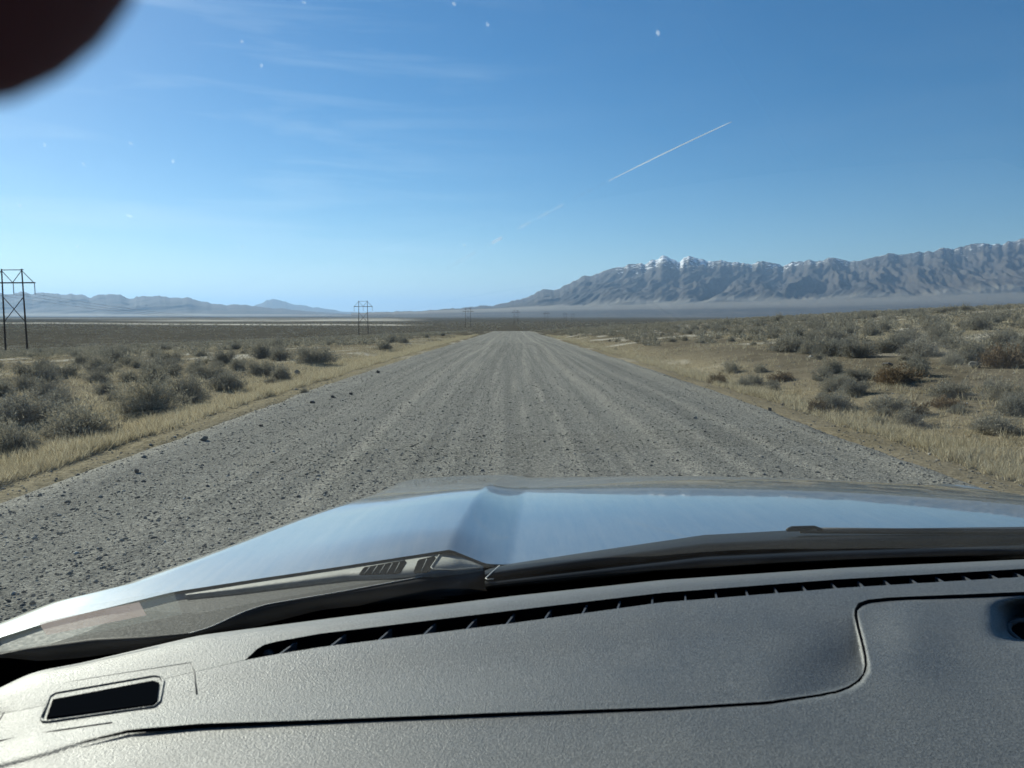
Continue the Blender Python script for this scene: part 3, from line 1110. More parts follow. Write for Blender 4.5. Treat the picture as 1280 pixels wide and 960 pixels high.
def grass():
    g = np.random.default_rng(5)
    T = []
    for k in range(5):
        nb = 10
        b = g.normal(0, 0.22, (nb, 3)); b[:, 2] = 0
        d = g.normal(0, 0.40, (nb, 3)); d[:, 2] = g.uniform(0.55, 1.15, nb)
        sd = np.cross(d, g.normal(0, 1, (nb, 3))); sd /= np.linalg.norm(sd, axis=1, keepdims=True)
        w = 0.030
        T.append(np.stack([b - sd * w, b + sd * w, b + d], 1).reshape(-1, 3))
    n = 120000
    y = np.exp(g.uniform(np.log(3.5), np.log(110), n))
    lat = g.uniform(-0.82, 0.82, n)
    x = lat * y
    wide = g.uniform(0, 1, n) < 0.45                 # extra on the two verges
    side = np.where(g.uniform(0, 1, n) < 0.6, -1, 1)
    x = np.where(wide, side * (4.95 + np.abs(g.normal(0, 1.25, n))), x)
    xr = np.abs(x)
    p = 1.0 * np.exp(-((xr - 5.7) / 1.5) ** 2) * np.where(x > 0, 0.5, 1.0) * sstep(0.30, 0.52, fbm(x / 1.1, y / 1.8, 37, 3)) + 0.22 + 0.75 * sstep(0.46, 0.62, fbm(x / 26, y / 26, 31, 4)) + 0.30 * sstep(0.45, 0.65, fbm(x / 3, y / 3, 33, 3))
    p *= np.where(x > 0, 0.72, 1.0)
    ok = (g.uniform(0, 1, n) < p) & (xr > 4.85 + 0.3 * fbm(y, x * 0, 35, 2)) & (np.abs(x / y) < 0.85)
    x, y = x[ok], y[ok]
    z = hground(x, y) - 0.01
    s = g.uniform(0.07, 0.17, len(x)) * (0.6 + 0.9 * fbm(x / 1.3, y / 1.3, 39, 3)) * (1 + 0.4 * sstep(20, 80, y))
    V = scatter('g', T, x, y, z, s, STRAW, '', '', seed=6, zs=s * g.uniform(0.7, 1.25, len(x)))
    o = mesh_obj('dry_grass', V, np.arange(len(V)).reshape(-1, 3), STRAW, None, False)
    tag(o, 'straw-coloured dry grass along both verges and between the shrubs', 'grass', kind='stuff')


grass()


def stone_template(g, flat=0.7):
    v = np.array([[1, 0, 0], [0, 1, 0], [-1, 0, 0], [0, -1, 0], [0, 0, 1], [0, 0, -1], [0.6, 0.6, 0.45], [-0.6, 0.5, 0.5]], float)[:6]
    v = v * g.uniform(0.65, 1.25, (6, 1)) + g.normal(0, 0.12, (6, 3))
    v[:, 2] *= flat
    f = [(0, 1, 4), (1, 2, 4), (2, 3, 4), (3, 0, 4), (1, 0, 5), (2, 1, 5), (3, 2, 5), (0, 3, 5)]
    return v, np.array(f)


def gravel():
    g = np.random.default_rng(15)
    T = [stone_template(g, 0.6)[0] for _ in range(8)]
    f = stone_template(g)[1]
    n = 128000
    y = np.exp(g.uniform(np.log(2.6), np.log(60), n))
    xr = g.uniform(-5.2, 5.2, n)
    dens = 0.45 + 0.8 * sstep(0.42, 0.62, fbm(xr * 2.2, y * 0.03, 81, 4))
    dens = np.where(np.abs(xr) > 4.5, 0.45, dens)
    ok = (g.uniform(0, 1, n) < dens) & (np.abs(xr / y) < 0.95)
    xr, y = xr[ok], y[ok]
    x = xr
    z = np.maximum(road_z(x, y), hground(x, y))
    s = np.clip(np.exp(g.normal(np.log(0.0064), 0.50, len(x))), 0.004, 0.03)
    s = np.where(g.uniform(0, 1, len(x)) < 0.006, s * 1.9, s)
    # a sparse scatter on the banks
    m = 15000
    y2 = np.exp(g.uniform(np.log(3.5), np.log(45), m)); x2 = g.uniform(-0.8, 0.8, m) * y2
    k = np.abs(x2) > 5.0
    x2, y2 = x2[k], y2[k]
    x = np.concatenate([x, x2]); y = np.concatenate([y, y2]); z = np.concatenate([z, hground(x2, y2)])
    s = np.concatenate([s, np.exp(g.normal(np.log(0.013), 0.5, len(x2)))])
    V = scatter('s', T, x, y, z + s * 0.17, s, STONE, '', '', seed=16)
    nv = len(V) // 6
    F = (np.arange(nv)[:, None, None] * 6 + f[None]).reshape(-1, 3)
    o = mesh_obj('gravel', V, F, STONE, None, False)
    tag(o, 'loose grey gravel strewn over the road and its shoulders', 'gravel', kind='stuff')


gravel()


def rock(u, v, w, h, label, mat, seed, pos=None, name='rock'):
    x, y, _ = pos or hit(u, v)
    d = math.hypot(x, y)
    g = np.random.default_rng(seed)
    # an angular lump: a coarse sphere with planes cut off it
    V, F = [], []
    nu, nv = 12, 8
    for i in range(nv + 1):
        th = math.pi * i / nv
        for j in range(nu):
            ph = 2 * math.pi * j / nu
            V.append((math.sin(th) * math.cos(ph), math.sin(th) * math.sin(ph), math.cos(th)))
    V = np.array(V)
    for _ in range(14):
        nrm = g.normal(0, 1, 3); nrm /= np.linalg.norm(nrm)
        k = g.uniform(0.55, 0.85)
        over = np.maximum(V @ nrm - k, 0)
        V = V - over[:, None] * nrm
    V += g.normal(0, 0.02, V.shape)
    for i in range(nv):
        for j in range(nu):
            F.append((i * nu + j, i * nu + (j + 1) % nu, (i + 1) * nu + (j + 1) % nu, (i + 1) * nu + j))
    sx, sz = w / FPX * d / 2 * 0.92, h / FPX * d / 2 * 0.95
    V = V * np.array([sx, sx * 0.85, sz])
    o = mesh_obj(name, V, F, mat, None, False)
    zg = max(float(hground(x, y)), float(road_z(np.array(x), np.array(y))) if abs(x) < 4.6 else -1e9)
    o.location = (x, y, zg + sz * 0.6)
    o.rotation_euler = (0, 0, g.uniform(0, 6))
    tag(o, label, 'rock')


ROCKS = [
    (171, 606, 9, 8, 'dark round stone on the road shoulder, nearest on the left side', DARKROCK),
    (255, 563, 13, 7, 'grey-topped stone on the pale road shoulder beside the straw verge', GREYROCK),
    (326, 543, 8, 4, 'small dark stone on the shoulder beyond the grey-topped stone', DARKROCK),
    (391, 512, 8, 5, 'dark stone on the shoulder, first of three in a line', DARKROCK),
    (416, 505, 6, 4, 'dark stone on the shoulder, second of three in a line', DARKROCK),
    (439, 501, 7, 4, 'dark stone on the shoulder, third of three in a line', DARKROCK),
    (473, 472, 7, 5, 'black stone at the road edge where the verge narrows', DARKROCK),
    (83, 568, 22, 14, 'mottled grey rock half sunk in grass below the large dark sagebrush', GREYROCK),
    (160, 545, 12, 9, 'small dark rock in straw below the large rounded sagebrush', GREYROCK),
    (372, 469, 9, 9, 'pale striped rock at the end of the left row of shrubs', GREYROCK),
    (962, 514, 7, 5, 'dark stone on the right road shoulder, first of a pair', DARKROCK),
    (979, 507, 6, 5, 'dark stone on the right road shoulder, second of a pair', DARKROCK),
    (1050, 521, 12, 5, 'flat brown stone on the right shoulder in the straw', DARKROCK),
    (1062, 533, 7, 6, 'dark stone on the right shoulder past the flat brown one', DARKROCK),
    (1193, 572, 8, 9, 'dark stone in the straw above the hood corner', DARKROCK),
    (1218, 460, 19, 10, 'big grey boulder with a pale top in front of pale sagebrush', BOULDER),
    (949, 463, 9, 5, 'dark rock on the bare slope above the road edge shrub', DARKROCK),
    (1014, 448, 8, 6, 'small rock with a pale side at the foot of the grey shrub row', GREYROCK),
    (1110, 458, 16, 7, 'brown broken rocks on the slope above the red-brown shrub', DARKROCK),
]
for i, r in enumerate(ROCKS):
    rock(*r, seed=900 + i)

# ------------------------------------------------------------------ the car the photograph is taken from
car = empty('car', (0.25, 1.0, 0.0))
tag(car, 'silver-blue car seen from its driving seat, hood, wiper and grey dashboard in front', 'car')
CAR = Matrix.Translation((-0.25, -1.0, 0.0))


def into_car(o):
    o.parent = car
    o.matrix_parent_inverse = CAR
    return o


US = np.concatenate([np.arange(-200, 300, 10), np.arange(300, 660, 5), np.arange(660, 1050, 10), np.arange(1050, 1100, 2.5), np.arange(1100, 1560, 10)]).astype(float)
USD = np.concatenate([US, np.arange(1570, 2260, 20.0)])
UG = US                                                        # columns shared by every loft

HOODREAR = poly([(-200, 862), (0, 797), (60, 778), (117, 764), (216, 740), (319, 724), (427, 708), (563, 687), (608, 705), (640, 706), (800, 694), (1000, 680), (1280, 670), (1560, 668)])
CREST = smooth([(-200, 866), (0, 818), (50, 808), (117, 798), (180, 796), (234, 792), (262, 784), (305, 764), (333, 755), (427, 739), (540, 718), (608, 711), (781, 690), (880, 680), (1000, 672), (1280, 668), (1560, 667)], 8)
GLASSBASE = smooth([(-200, 868), (0, 823), (50, 828), (100, 824), (200, 811), (300, 790), (400, 764), (600, 743), (827, 724), (880, 718), (1280, 699), (1560, 694)], 10)
FAR = smooth([(-200, 935), (-100, 905), (0, 863), (25, 850), (50, 841), (100, 832), (250, 797), (427, 774), (640, 748), (827, 728), (1050, 713), (1280, 702), (1560, 697), (1900, 725), (2260, 775)], 12)
VFAR = poly([(-200, 960), (0, 893), (150, 861), (250, 838), (306, 825), (312, 820), (320, 812), (330, 806), (345, 802), (400, 792), (640, 763), (827, 741), (1050, 724), (1280, 711), (1560, 704), (1900, 733), (2260, 784)])
VNEAR = poly([(-200, 960.4), (0, 893.4), (150, 861.4), (250, 838.4), (306, 825.4), (312, 824), (345, 818), (400, 809), (640, 779), (827, 753), (1050, 735), (1280, 721), (1560, 713), (1900, 742), (2260, 793)])


def row(f, z, us=US):
    zz = z if callable(z) else (lambda u: z)
    return [at_z(u, float(f(u)), zz(u)) for u in us]


# ---- windshield: a curved sheet, y = yb(x) - k (z - 1.235)
gb = np.array(row(GLASSBASE, 1.225))
fit = np.polyfit(gb[:, 0], gb[:, 1], 4)
KW = 0.85


def yb(x):
    return np.polyval(fit, np.clip(x, gb[0, 0], gb[-1, 0]))


def on_glass(u, v, inset=0.004):
    d = ray(u, v)
    t = np.linspace(0.1, 2.5, 6000)
    P = np.array(EYE) + d * t[:, None]
    fval = P[:, 1] - (yb(P[:, 0]) - KW * (P[:, 2] - 1.225)) + inset
    k = np.argmax(fval > 0)
    return P[k]


xs = np.linspace(-0.80, 1.28, 61)
rows = []
for t in np.linspace(0, 1, 25):
    z = 1.205 + t * (1.95 - 1.205)
    shrink = 1 - 0.10 * t
    rows.append([(0.24 + (x - 0.24) * shrink, float(yb(0.24 + (x - 0.24) * shrink)) - KW * (z - 1.225) * (1 - 0.06 * t), z) for x in xs])
windshield = into_car(loft('windshield', rows, GLASS))

# ---- hood
SL = [(0.6, 1.0), (1.15, 1.5), (1.5, 2.7), (1.8, 5.0), (1.93, 6.9), (2.15, 8.2), (2.33, 9.9), (2.48, 14), (2.56, 40), (2.6, 65), (2.63, 78)]
yy = np.linspace(0.6, 2.63, 1000)
sl = np.tan(np.radians(np.interp(yy, [a for a, b in SL], [b for a, b in SL])))
sl = np.convolve(np.pad(sl, 15, mode='edge'), np.ones(31) / 31, mode='valid')
zz = -np.cumsum(sl) * (yy[1] - yy[0])
zz += 1.238 - np.interp(1.2, yy, zz)
EDGE_PX = [(-120, 826), (0, 777), (88, 757), (177, 725), (248, 697), (319, 667), (372, 646), (427, 627)]
ed = np.array([at_z(u, v, 1.185) for u, v in EDGE_PX])
XE = lambda y: np.interp(y, ed[:, 1], ed[:, 0])
A0, A1 = at_z(572, 690, 1.235)[:2], at_z(624, 612, 1.16)[:2]
B0, B1 = at_z(640, 702, 1.235)[:2], at_z(659, 612, 1.16)[:2]
C0, C1 = at_z(1300, 613, 1.17)[:2], at_z(1138, 587, 1.14)[:2]
lin = lambda P, Q: (lambda y: P[0] + (Q[0] - P[0]) * (y - P[1]) / (Q[1] - P[1]))
XA, XB, XC = lin(A0, A1), lin(B0, B1), lin(C0, C1)


def hood_z(x, y):
    x = np.asarray(x, float)
    # the nose sweeps back towards the left and right
    sweep = 0.16 * np.clip((-0.18 - x) / 0.45, 0, 1.3) ** 2 + 0.04 * np.clip((x - 0.7) / 0.5, 0, 2) ** 2
    z = np.interp(y + sweep, yy, zz)
    over = np.clip(y + sweep - 2.63, 0, None)
    z = z - over * 6
    z = z - 0.016 * (x - 0.25) ** 2
    xa, xb = XA(y), XB(y)
    h = 0.042 * sstep(0.9, 1.3, y) * (1 - 0.75 * sstep(1.5, 2.25, y))
    left = h * np.exp(-(np.clip(xa - x, 0, None) / 0.28) ** 2)
    t = np.clip((x - xa) / (xb - xa), 0, 1)
    fac = h * (1 - t) ** 1.15
    z = z + np.where(x < xa, left, fac)
    z = z + 0.006 * sstep(0, 0.5, x - xb)
    xc = XC(y)
    z = z + 0.022 * sstep(-0.02, 0.16, x - xc)
    roll = np.clip(1 - (x - XE(y)) / 0.13, 0, 1)
    z = z - 0.055 * roll ** 2.4
    return z


def on_hood(u, v):
    """where the line of sight through a pixel meets the hood surface"""
    d = ray(u, v)
    t = np.linspace(0.6, 2.4, 4000)
    Q = np.array(EYE) + d * t[:, None]
    k = np.argmax(Q[:, 2] < hood_z(np.maximum(Q[:, 0], XE(Q[:, 1]) + 0.10), Q[:, 1]))
    return Q[k]


hr = np.array([on_hood(u, float(HOODREAR(u))) for u in US])
order = np.argsort(hr[:, 0])
YREAR = lambda x: np.interp(x, hr[order, 0], hr[order, 1])
HZ = lambda u: np.mean([np.interp(u + o, US, hr[:, 2]) for o in np.linspace(-30, 30, 9)], axis=0)
NS, NT = 260, 190
rows = []
for t in np.linspace(0, 1, NT):
    r_ = []
    for s in np.linspace(0, 1, NS):
        # spread columns from the left edge to the right edge of the hood
        y0 = 0.78
        yf = 2.68
        # first guess of y, then x from the edge line at that y
        y = y0 + (yf - y0) * t
        xl = float(XE(y))
        x = xl + (1.42 - xl) * (s ** 1.25)
        r_.append((x, y))
    rows.append(r_)
P = np.array(rows)
Zh = hood_z(P[..., 0], P[..., 1])
# left flank: a few more columns that fall to the wheel arch
flank = []
for k, (dx, dz) in enumerate(((0.030, 0.05), (0.045, 0.12), (0.055, 0.25), (0.05, 0.45))):
    flank.append(np.stack([P[:, 0, 0] - dx, P[:, 0, 1], Zh[:, 0] - dz], -1))
full = np.concatenate([np.stack(flank[::-1], 1), np.dstack([P, Zh])], 1)
nr, nc = full.shape[:2]
yr = YREAR(full[..., 0].ravel()).reshape(nr, nc)
low = full[..., 1] < yr
full[..., 1] = np.where(low, yr, full[..., 1])
body = full[:, 4:]
body[..., 2] = np.where(low[:, 4:], hood_z(body[..., 0], body[..., 1]), body[..., 2])
keep = ~(low[:-1, :-1] & low[1:, 1:] & low[1:, :-1] & low[:-1, 1:])
v = full.reshape(-1, 3)
hood = into_car(mesh_obj('hood', v, grid_faces(nr, nc, keep), PAINT))
# hood nose and grille below the front edge
fr = full[-1]
nose = into_car(loft('grille', [fr, fr + [0, 0.03, -0.2], fr + [0, 0.0, -0.45]], TRIM))

# ---- cowl between hood and windshield
zc = 1.222
r0 = row(HOODREAR, lambda u: HZ(u) - 0.001)
LIGHT = poly([(-200, 870), (0, 815), (60, 806), (110, 789), (150, 770), (216, 751), (319, 733), (400, 725), (440, 722), (548, 713), (604, 708.5), (640, 709), (800, 698), (1000, 684), (1280, 674), (1560, 672)])
r1 = row(lambda u: HOODREAR(u) + 3.5, lambda u: HZ(u) - 0.004)
r2 = row(lambda u: np.minimum(LIGHT(u), CREST(u) - 0.5), lambda u: HZ(u) - 0.009)
r3 = row(lambda u: CREST(u), lambda u: HZ(u) - 0.008)
seal = into_car(loft('hood_seal', [np.array(r0) + [0, 0.004, -0.002], np.array(r0) + [0, -0.004, 0.001], r1], RUBBER))
cowl = into_car(loft('cowl_panel', [r1, r2], COWLM))
sub = into_car(loft('cowl_shelf', [r2, r3], COWLD))
left = US <= 640
r4 = row(lambda u: CREST(u) + 0.35 * (GLASSBASE(u) - CREST(u)), lambda u: HZ(u) - 0.011)
r5 = row(lambda u: GLASSBASE(u) + 1, lambda u: HZ(u) - 0.035)
cs = into_car(loft('cowl_seal', [np.array(r3)[left], np.array(r4)[left], np.array(r5)[left]], RUBBER))


def patch(name, px, z, mat, lift=0.0, parent=None, thick=0.004, zf=None):
    """a thin plate through pixel corners lying on a surface of height z"""
    top = [at_z(u, v, (zf(u, v) if zf else z) + lift) for u, v in px]
    bot = [p - [0, 0, thick] for p in top]
    n = len(px)
    f = [tuple(range(n)), tuple(range(2 * n - 1, n - 1, -1))] + [(i, n + i, n + (i + 1) % n, (i + 1) % n) for i in range(n)]
    o = mesh_obj(name, top + bot, f, mat, parent, False)
    return o


def on_car(o, part):
    """make o a sub-part of a car part (all parts share the car's frame)"""
    o.parent = part
    o.matrix_parent_inverse = CAR
    return o


PM = Matrix.Identity(4)


def child(o, part):
    o.parent = part
    return o


# the raised pad with louvred vents at the inner end of the cowl
ZPF = lambda u, v=0: float(HZ(u)) - 0.0035
pu = np.arange(232, 607, 6.0)
PT = poly([(232, 742.5), (300, 731.5), (360, 721.5), (440, 708.5), (500, 699.5), (552, 692.5), (566, 692), (596, 703.5), (606, 708.5)])
PB = poly([(232, 744), (300, 737.5), (400, 725.5), (438, 721), (500, 719), (545, 717), (580, 713), (606, 709.5)])
pt_, pb_ = row(PT, lambda u: ZPF(u), pu), row(PB, lambda u: ZPF(u), pu)
pad = into_car(loft('vent_pad', [[p - [0, 0, 0.012] for p in pt_], pt_, pb_, [p - [0, 0, 0.012] for p in pb_]], COWLM, smooth_shade=False))
for k, (ua, ub, sh) in enumerate(((450, 506, 4), (518, 543, 4))):
    va = lambda u, t: PT(u) + 2.2 + t * (PB(u) - PT(u) - 4.4)
    n = 12
    pts = [(ua + 6, va(ua + 6, 0.05)), (ub, va(ub, -0.05)), (ub + 2, va(ub, 0.1)), (ub - 6, va(ub - 6, 0.92)), (ub - 9, va(ub - 9, 1.0)), (ua + 1, va(ua, 1.0)), (ua - 1, va(ua, 0.88)), (ua + 4, va(ua + 4, 0.15))]
    gr = child(patch('louvre', pts, 0, BLACK, 0.0010, thick=0.004, zf=ZPF), pad)
    m = 6 if k == 0 else 2
    for i in range(1, m):
        uu = ua + (ub - ua) * i / m
        a, b = at_z(uu + 3, va(uu, 0.06), ZPF(uu) + 0.0014), at_z(uu - 4, va(uu, 0.95), ZPF(uu) + 0.0014)
        sl_ = Build().bar(a, b, 0.0007, 6).obj('slat', COWLM, None, True)
        sl_.parent = pad
rib = Build().add(*tube([at_z(u, v, ZPF(u) + 0.001) for u, v in ((549, 694), (546, 699), (539, 709), (541, 712), (565, 713), (600, 709.5))], 0.0016, 6)).obj('rib', COWLM, None, True)
rib.parent = pad

# ---- wiper: a curved blade with an arm, lying along the bottom of the glass
wu = np.concatenate([[606, 612, 620], np.arange(630, 1560, 10)]).astype(float)
WT = poly([(606, 712), (613, 709), (625, 706.5), (781, 683), (880, 668.5), (986, 663), (1027, 661.5), (1280, 658.5), (1560, 657)])
WB = poly([(606, 739), (620, 740), (700, 733), (827, 722), (880, 717), (1280, 699), (1560, 693)])
mid_ = lambda f: (lambda u: WT(u) + f * (WB(u) - WT(u)))
prof_ = [(0.0, 1.236), (0.06, 1.246), (0.2, 1.253), (0.38, 1.252), (0.46, 1.240), (0.52, 1.240), (0.60, 1.247), (0.78, 1.244), (0.9, 1.232), (1.0, 1.21)]
rows = [row(mid_(f), z, wu) for f, z in prof_]
wiper = into_car(loft('wiper_blade', rows, RUBBER))
cap = [r_[0] for r_ in rows]
c1 = into_car(mesh_obj('wiper_end_cap', cap + [np.array(cap[0]) + [0.004, 0.03, -0.02]], [tuple(range(len(cap) + 1))], COWLD, None, False))
wa = into_car(Build().add(*tube([at_z(u, v, 1.262) for u, v in ((984, 662.5), (990, 661), (1018, 660.3), (1028, 662))], [0.003, 0.005, 0.005, 0.002], 10)).obj('wiper_arm_joint', RUBBER, None, True))
wa2 = into_car(Build().add(*tube([at_z(u, v, 1.258) for u, v in ((1000, 663), (1120, 664), (1280, 664), (1500, 664))], 0.0055, 10)).obj('wiper_arm', TRIM, None, True))
# highlight painted as a pale thread on the edge where the blade ends
e = into_car(Build().add(*tube([at_z(u, v, 1.2535) for u, v in ((624.5, 707), (616, 714.5), (607, 723), (609, 724.5), (617, 724))], 0.0009, 6)).obj('highlight_edge', m_plain('painted_highlight', (0.62, 0.60, 0.55), 0.4), None, True))
e2 = into_car(Build().add(*tube([at_z(u, float(CREST(u)) + 0.6, float(HZ(u)) - 0.0075) for u in np.arange(236, 545, 8)], 0.0009, 6)).obj('highlight_edge', bpy.data.materials['painted_highlight'], None, True))  # pale thread stands in for the highlight along the cowl crest

# black ceramic band along the foot of the glass
fu = USD
fb = into_car(loft('frit_band', [[on_glass(u, float(GLASSBASE(u)) - 1.5, 0.006) for u in fu], [on_glass(u, float(FAR(u)) + 10, 0.006) for u in fu]], BLACK))

# ---- registration film with a pink strip, stuck inside the glass
FILM = m_film('clear_film', (0.55, 0.62, 0.60), 0.12)
PINK = m_film('pink_print', (0.66, 0.54, 0.52), 0.55, (60, 20, 60))
for _m, _c in ((FILM, (0.5, 0.55, 0.53)), (PINK, (0.55, 0.45, 0.43))):      # thin sheets glow with the light behind them
    _n, _l = _m.node_tree.nodes, _m.node_tree.links
    _t = _n.new('ShaderNodeBsdfTranslucent')
    _t.inputs['Color'].default_value = (*_c, 1)
    _x = _n.new('ShaderNodeMixShader')
    _x.inputs[0].default_value = 0.45
    _l.new(_n['Principled BSDF'].outputs[0], _x.inputs[1]); _l.new(_t.outputs[0], _x.inputs[2])
    _l.new(_x.outputs[0], _n['Mix Shader'].inputs[2])


def glass_patch(name, px, mat, inset):
    n = 14
    (a, b, c, d) = [np.array(p, float) for p in px]
    rows_ = []
    for t in np.linspace(0, 1, 5):
        rows_.append([on_glass(*(a + (b - a) * s + (d + (c - d) * s - a - (b - a) * s) * t), inset) for s in np.linspace(0, 1, n)])
    return loft(name, rows_, mat)


film = into_car(glass_patch('sticker_film', [(-8, 778), (216, 737), (228, 768), (5, 815)], FILM, 0.010))
strip = child(glass_patch('printed_strip', [(48, 778), (174, 752.5), (183, 769), (58, 794)], PINK, 0.013), film)

# dried splashes on the glass
SPL = m_film('dried_splash', (0.85, 0.88, 0.90), 0.17)
_n, _l = SPL.node_tree.nodes, SPL.node_tree.links
_t = _n.new('ShaderNodeBsdfTranslucent')
_t.inputs['Color'].default_value = (0.9, 0.92, 0.94, 1)
_l.new(_t.outputs[0], _n['Mix Shader'].inputs[2])
for k, (u, v, r_) in enumerate([(216, 202, 4.5), (162, 270, 5), (823, 41, 5.5), (302, 52, 4), (327, 82, 3.5), (164, 179, 4), (56, 181, 4), (580, 306, 3), (25, 257, 3.5), (97, 308, 3), (303, 308, 3), (567, 5, 4), (609, 30, 4), (380, 3, 4), (105, 205, 3)]):
    g = np.random.default_rng(30 + k)
    n = 9
    pts = [on_glass(u + r_ * 0.55 * g.uniform(0.3, 1.5) * math.cos(a), v + r_ * 0.55 * g.uniform(0.3, 1.5) * math.sin(a + 0.4), 0.003) for a in np.linspace(0, 2 * math.pi, n, endpoint=False)]
    sp = mesh_obj('splash', pts, [tuple(range(n))], SPL, None, False)
    child(sp, windshield)

# ---- dashboard
ZD = 1.285


def seam_v(u):
    return np.interp(u, [-200, 60, 110, 160, 250, 400, 640, 840, 960, 1030, 1062, 1076, 1084], [1010, 942, 926, 914.5, 907, 902, 892.5, 886, 879, 869, 860, 852, 840])


def right_u(v):          # the upright run of the seam
    return np.interp(v, [745, 755, 765, 780, 800, 830, 845], [1110, 1078, 1069, 1072, 1077, 1083, 1083])


def top_v(u):
    return np.interp(u, [1060, 1075, 1086, 1110, 1200, 1540], [757, 756, 752.5, 749.8, 746, 735])


def dash_z(u, v):
    u = np.asarray(u, float); v = np.asarray(v, float)
    z = ZD + 0 * u
    sv = seam_v(np.clip(u, -200, 1070))
    t = (v - VNEAR(u)) / np.maximum(sv - VNEAR(u), 20)
    below = sstep(-4, 4, v - seam_v(u))
    right = sstep(-4, 4, u - right_u(v)) * sstep(-4, 4, v - top_v(u))
    pan = np.maximum(below, right)              # 1 on the panel beyond the seam, 0 on the pad
    # two soft folds that run along the pad
    z = z - 0.003 * sstep(0.05, 0.45, t) * sstep(100, 500, u) * (1 - pan)
    z = z + 0.004 * sstep(0.5, 1.0, t) * (1 - sstep(600, 1000, u)) * (1 - pan)
    # the pad dips into a soft corner at its inner end
    z = z - 0.012 * sstep(950, 1075, u) * sstep(0.25, 0.85, t) * (1 - pan)
    z = z + 0.002 * pan
    z = z + pan * 0.005 * sstep(1065, 1150, u) * np.exp(-(((u - 1130) / 60) ** 2 + ((v - 790) / 55) ** 2))
    # deep scoop in front of the gauge
    q = (np.abs((u - 1345) / 112) ** 4 + np.abs((v - 778) / 33) ** 4) ** 0.25
    z = z - 0.06 * (1 - sstep(0.45, 1.0, q))
    z = z - 0.02 * (1 - sstep(-150, 60, u))
    z = z - 0.00022 * np.clip(v - 985, 0, None) ** 1.35
    return z


lip = lambda u: 1.285
vent_left = 309
dz = lambda f: (lambda u: float(dash_z(u, float(f(u)))))
# far strip, from under the glass to the vent
rowsA = [row(lambda u: FAR(u) - 3, 1.235, USD), row(lambda u: FAR(u), 1.276, USD), row(lambda u: FAR(u) + 2.5, 1.283, USD), row(lambda u: FAR(u) + 0.5 * (VFAR(u) - FAR(u)), 1.2855, USD), row(VFAR, dz(VFAR), USD)]
dash_back = into_car(loft('dashboard_rear_lip', rowsA, DASH))
ts = np.concatenate([[0, 0.01], np.linspace(0.02, 1, 130)])
vend = 1075.0
rowsB = []
for t in ts:
    rowsB.append([at_z(u, VNEAR(u) + t * (vend - VNEAR(u)), float(dash_z(u, VNEAR(u) + t * (vend - VNEAR(u))))) for u in USD])
rowsB.append([np.array(p) + [0, -0.02, -0.25] for p in rowsB[-1]])
dash = into_car(loft('dashboard', rowsB, DASH))

# vent trough and its fins
vu = US[US >= 306]
vu = np.concatenate([vu, USD[len(US):]])
f_top, n_top = row(VFAR, 1.2845, vu), row(VNEAR, 1.2845, vu)
dn = lambda r_, h: [np.array(p) - [0, 0, h] for p in r_]
trough = into_car(loft('defroster_vent', [f_top, dn(f_top, 0.05), dn(n_top, 0.05), n_top], BLACK, smooth_shade=False))
FINM = m_plain('vent_fin_plastic', (0.07, 0.075, 0.085), 0.45)
FB = [349, 413, 473, 530, 583, 633, 681, 728, 772, 815, 857, 896, 935, 972, 1008, 1046, 1080, 1113, 1147, 1180, 1214, 1248, 1280, 1312, 1345, 1378]
for k, u in enumerate(FB):
    ut = u + np.interp(u, [349, 473, 583, 728, 815, 935, 1046, 1180, 1378], [27, 20, 15, 7, 1, -4, -9, -14, -20])
    a = at_z(u, float(VNEAR(u)) + 0.5, 1.2815)
    b = at_z(ut, float(VFAR(ut)) + 1.5, 1.2795)
    w = np.cross(b - a, [0, 0, 1]); w = w / np.linalg.norm(w) * 0.0011
    dpt = np.array([0, 0, -0.035])
    v = [a - w, a + w, b + w, b - w, a - w + dpt, a + w + dpt, b + w + dpt, b - w + dpt]
    o = mesh_obj('fin', v, [(0, 1, 2, 3), (0, 4, 5, 1), (1, 5, 6, 2), (2, 6, 7, 3), (3, 7, 4, 0), (7, 6, 5, 4)], FINM, None, False)
    child(o, trough)
bt = Build()
s0 = at_z(333, 819.5, 1.270)
bt.add(*tube([s0 + [0, 0, -0.01], s0 + [0, 0, 0.004], s0 + [0, 0, 0.008]], [0.0085, 0.0085, 0.004], 12))
child(bt.obj('sensor_button', FINM, None, True), trough)

# seam between pad and panel: a dark gap strip let into the joint
SEAM = [(u, float(seam_v(u))) for u in np.arange(100, 1040, 12)] + [(1046, 865.5), (1062, 859.5), (1073, 852), (1080.5, 843), (1083, 832), (1082, 820), (1078, 803), (1073, 785), (1069.5, 770), (1070, 762), (1075, 756.5), (1086, 752.5), (1110, 749.8), (1150, 748), (1200, 746), (1260, 743.5), (1330, 741), (1420, 738), (1540, 735)]
pts = [at_z(u, v, float(dash_z(u, v)) + 0.0012) for u, v in SEAM]
rad = [0.0017 if i > 6 else 0.0003 + 0.0002 * i for i in range(len(pts))]
rad = [r_ * (1.0 if SEAM[i][0] < 1075 or SEAM[i][1] > 760 else 1.9) for i, r_ in enumerate(rad)]
child_seam = into_car(Build().add(*tube(pts, rad, 8)).obj('panel_seam', BLACK, None, True))

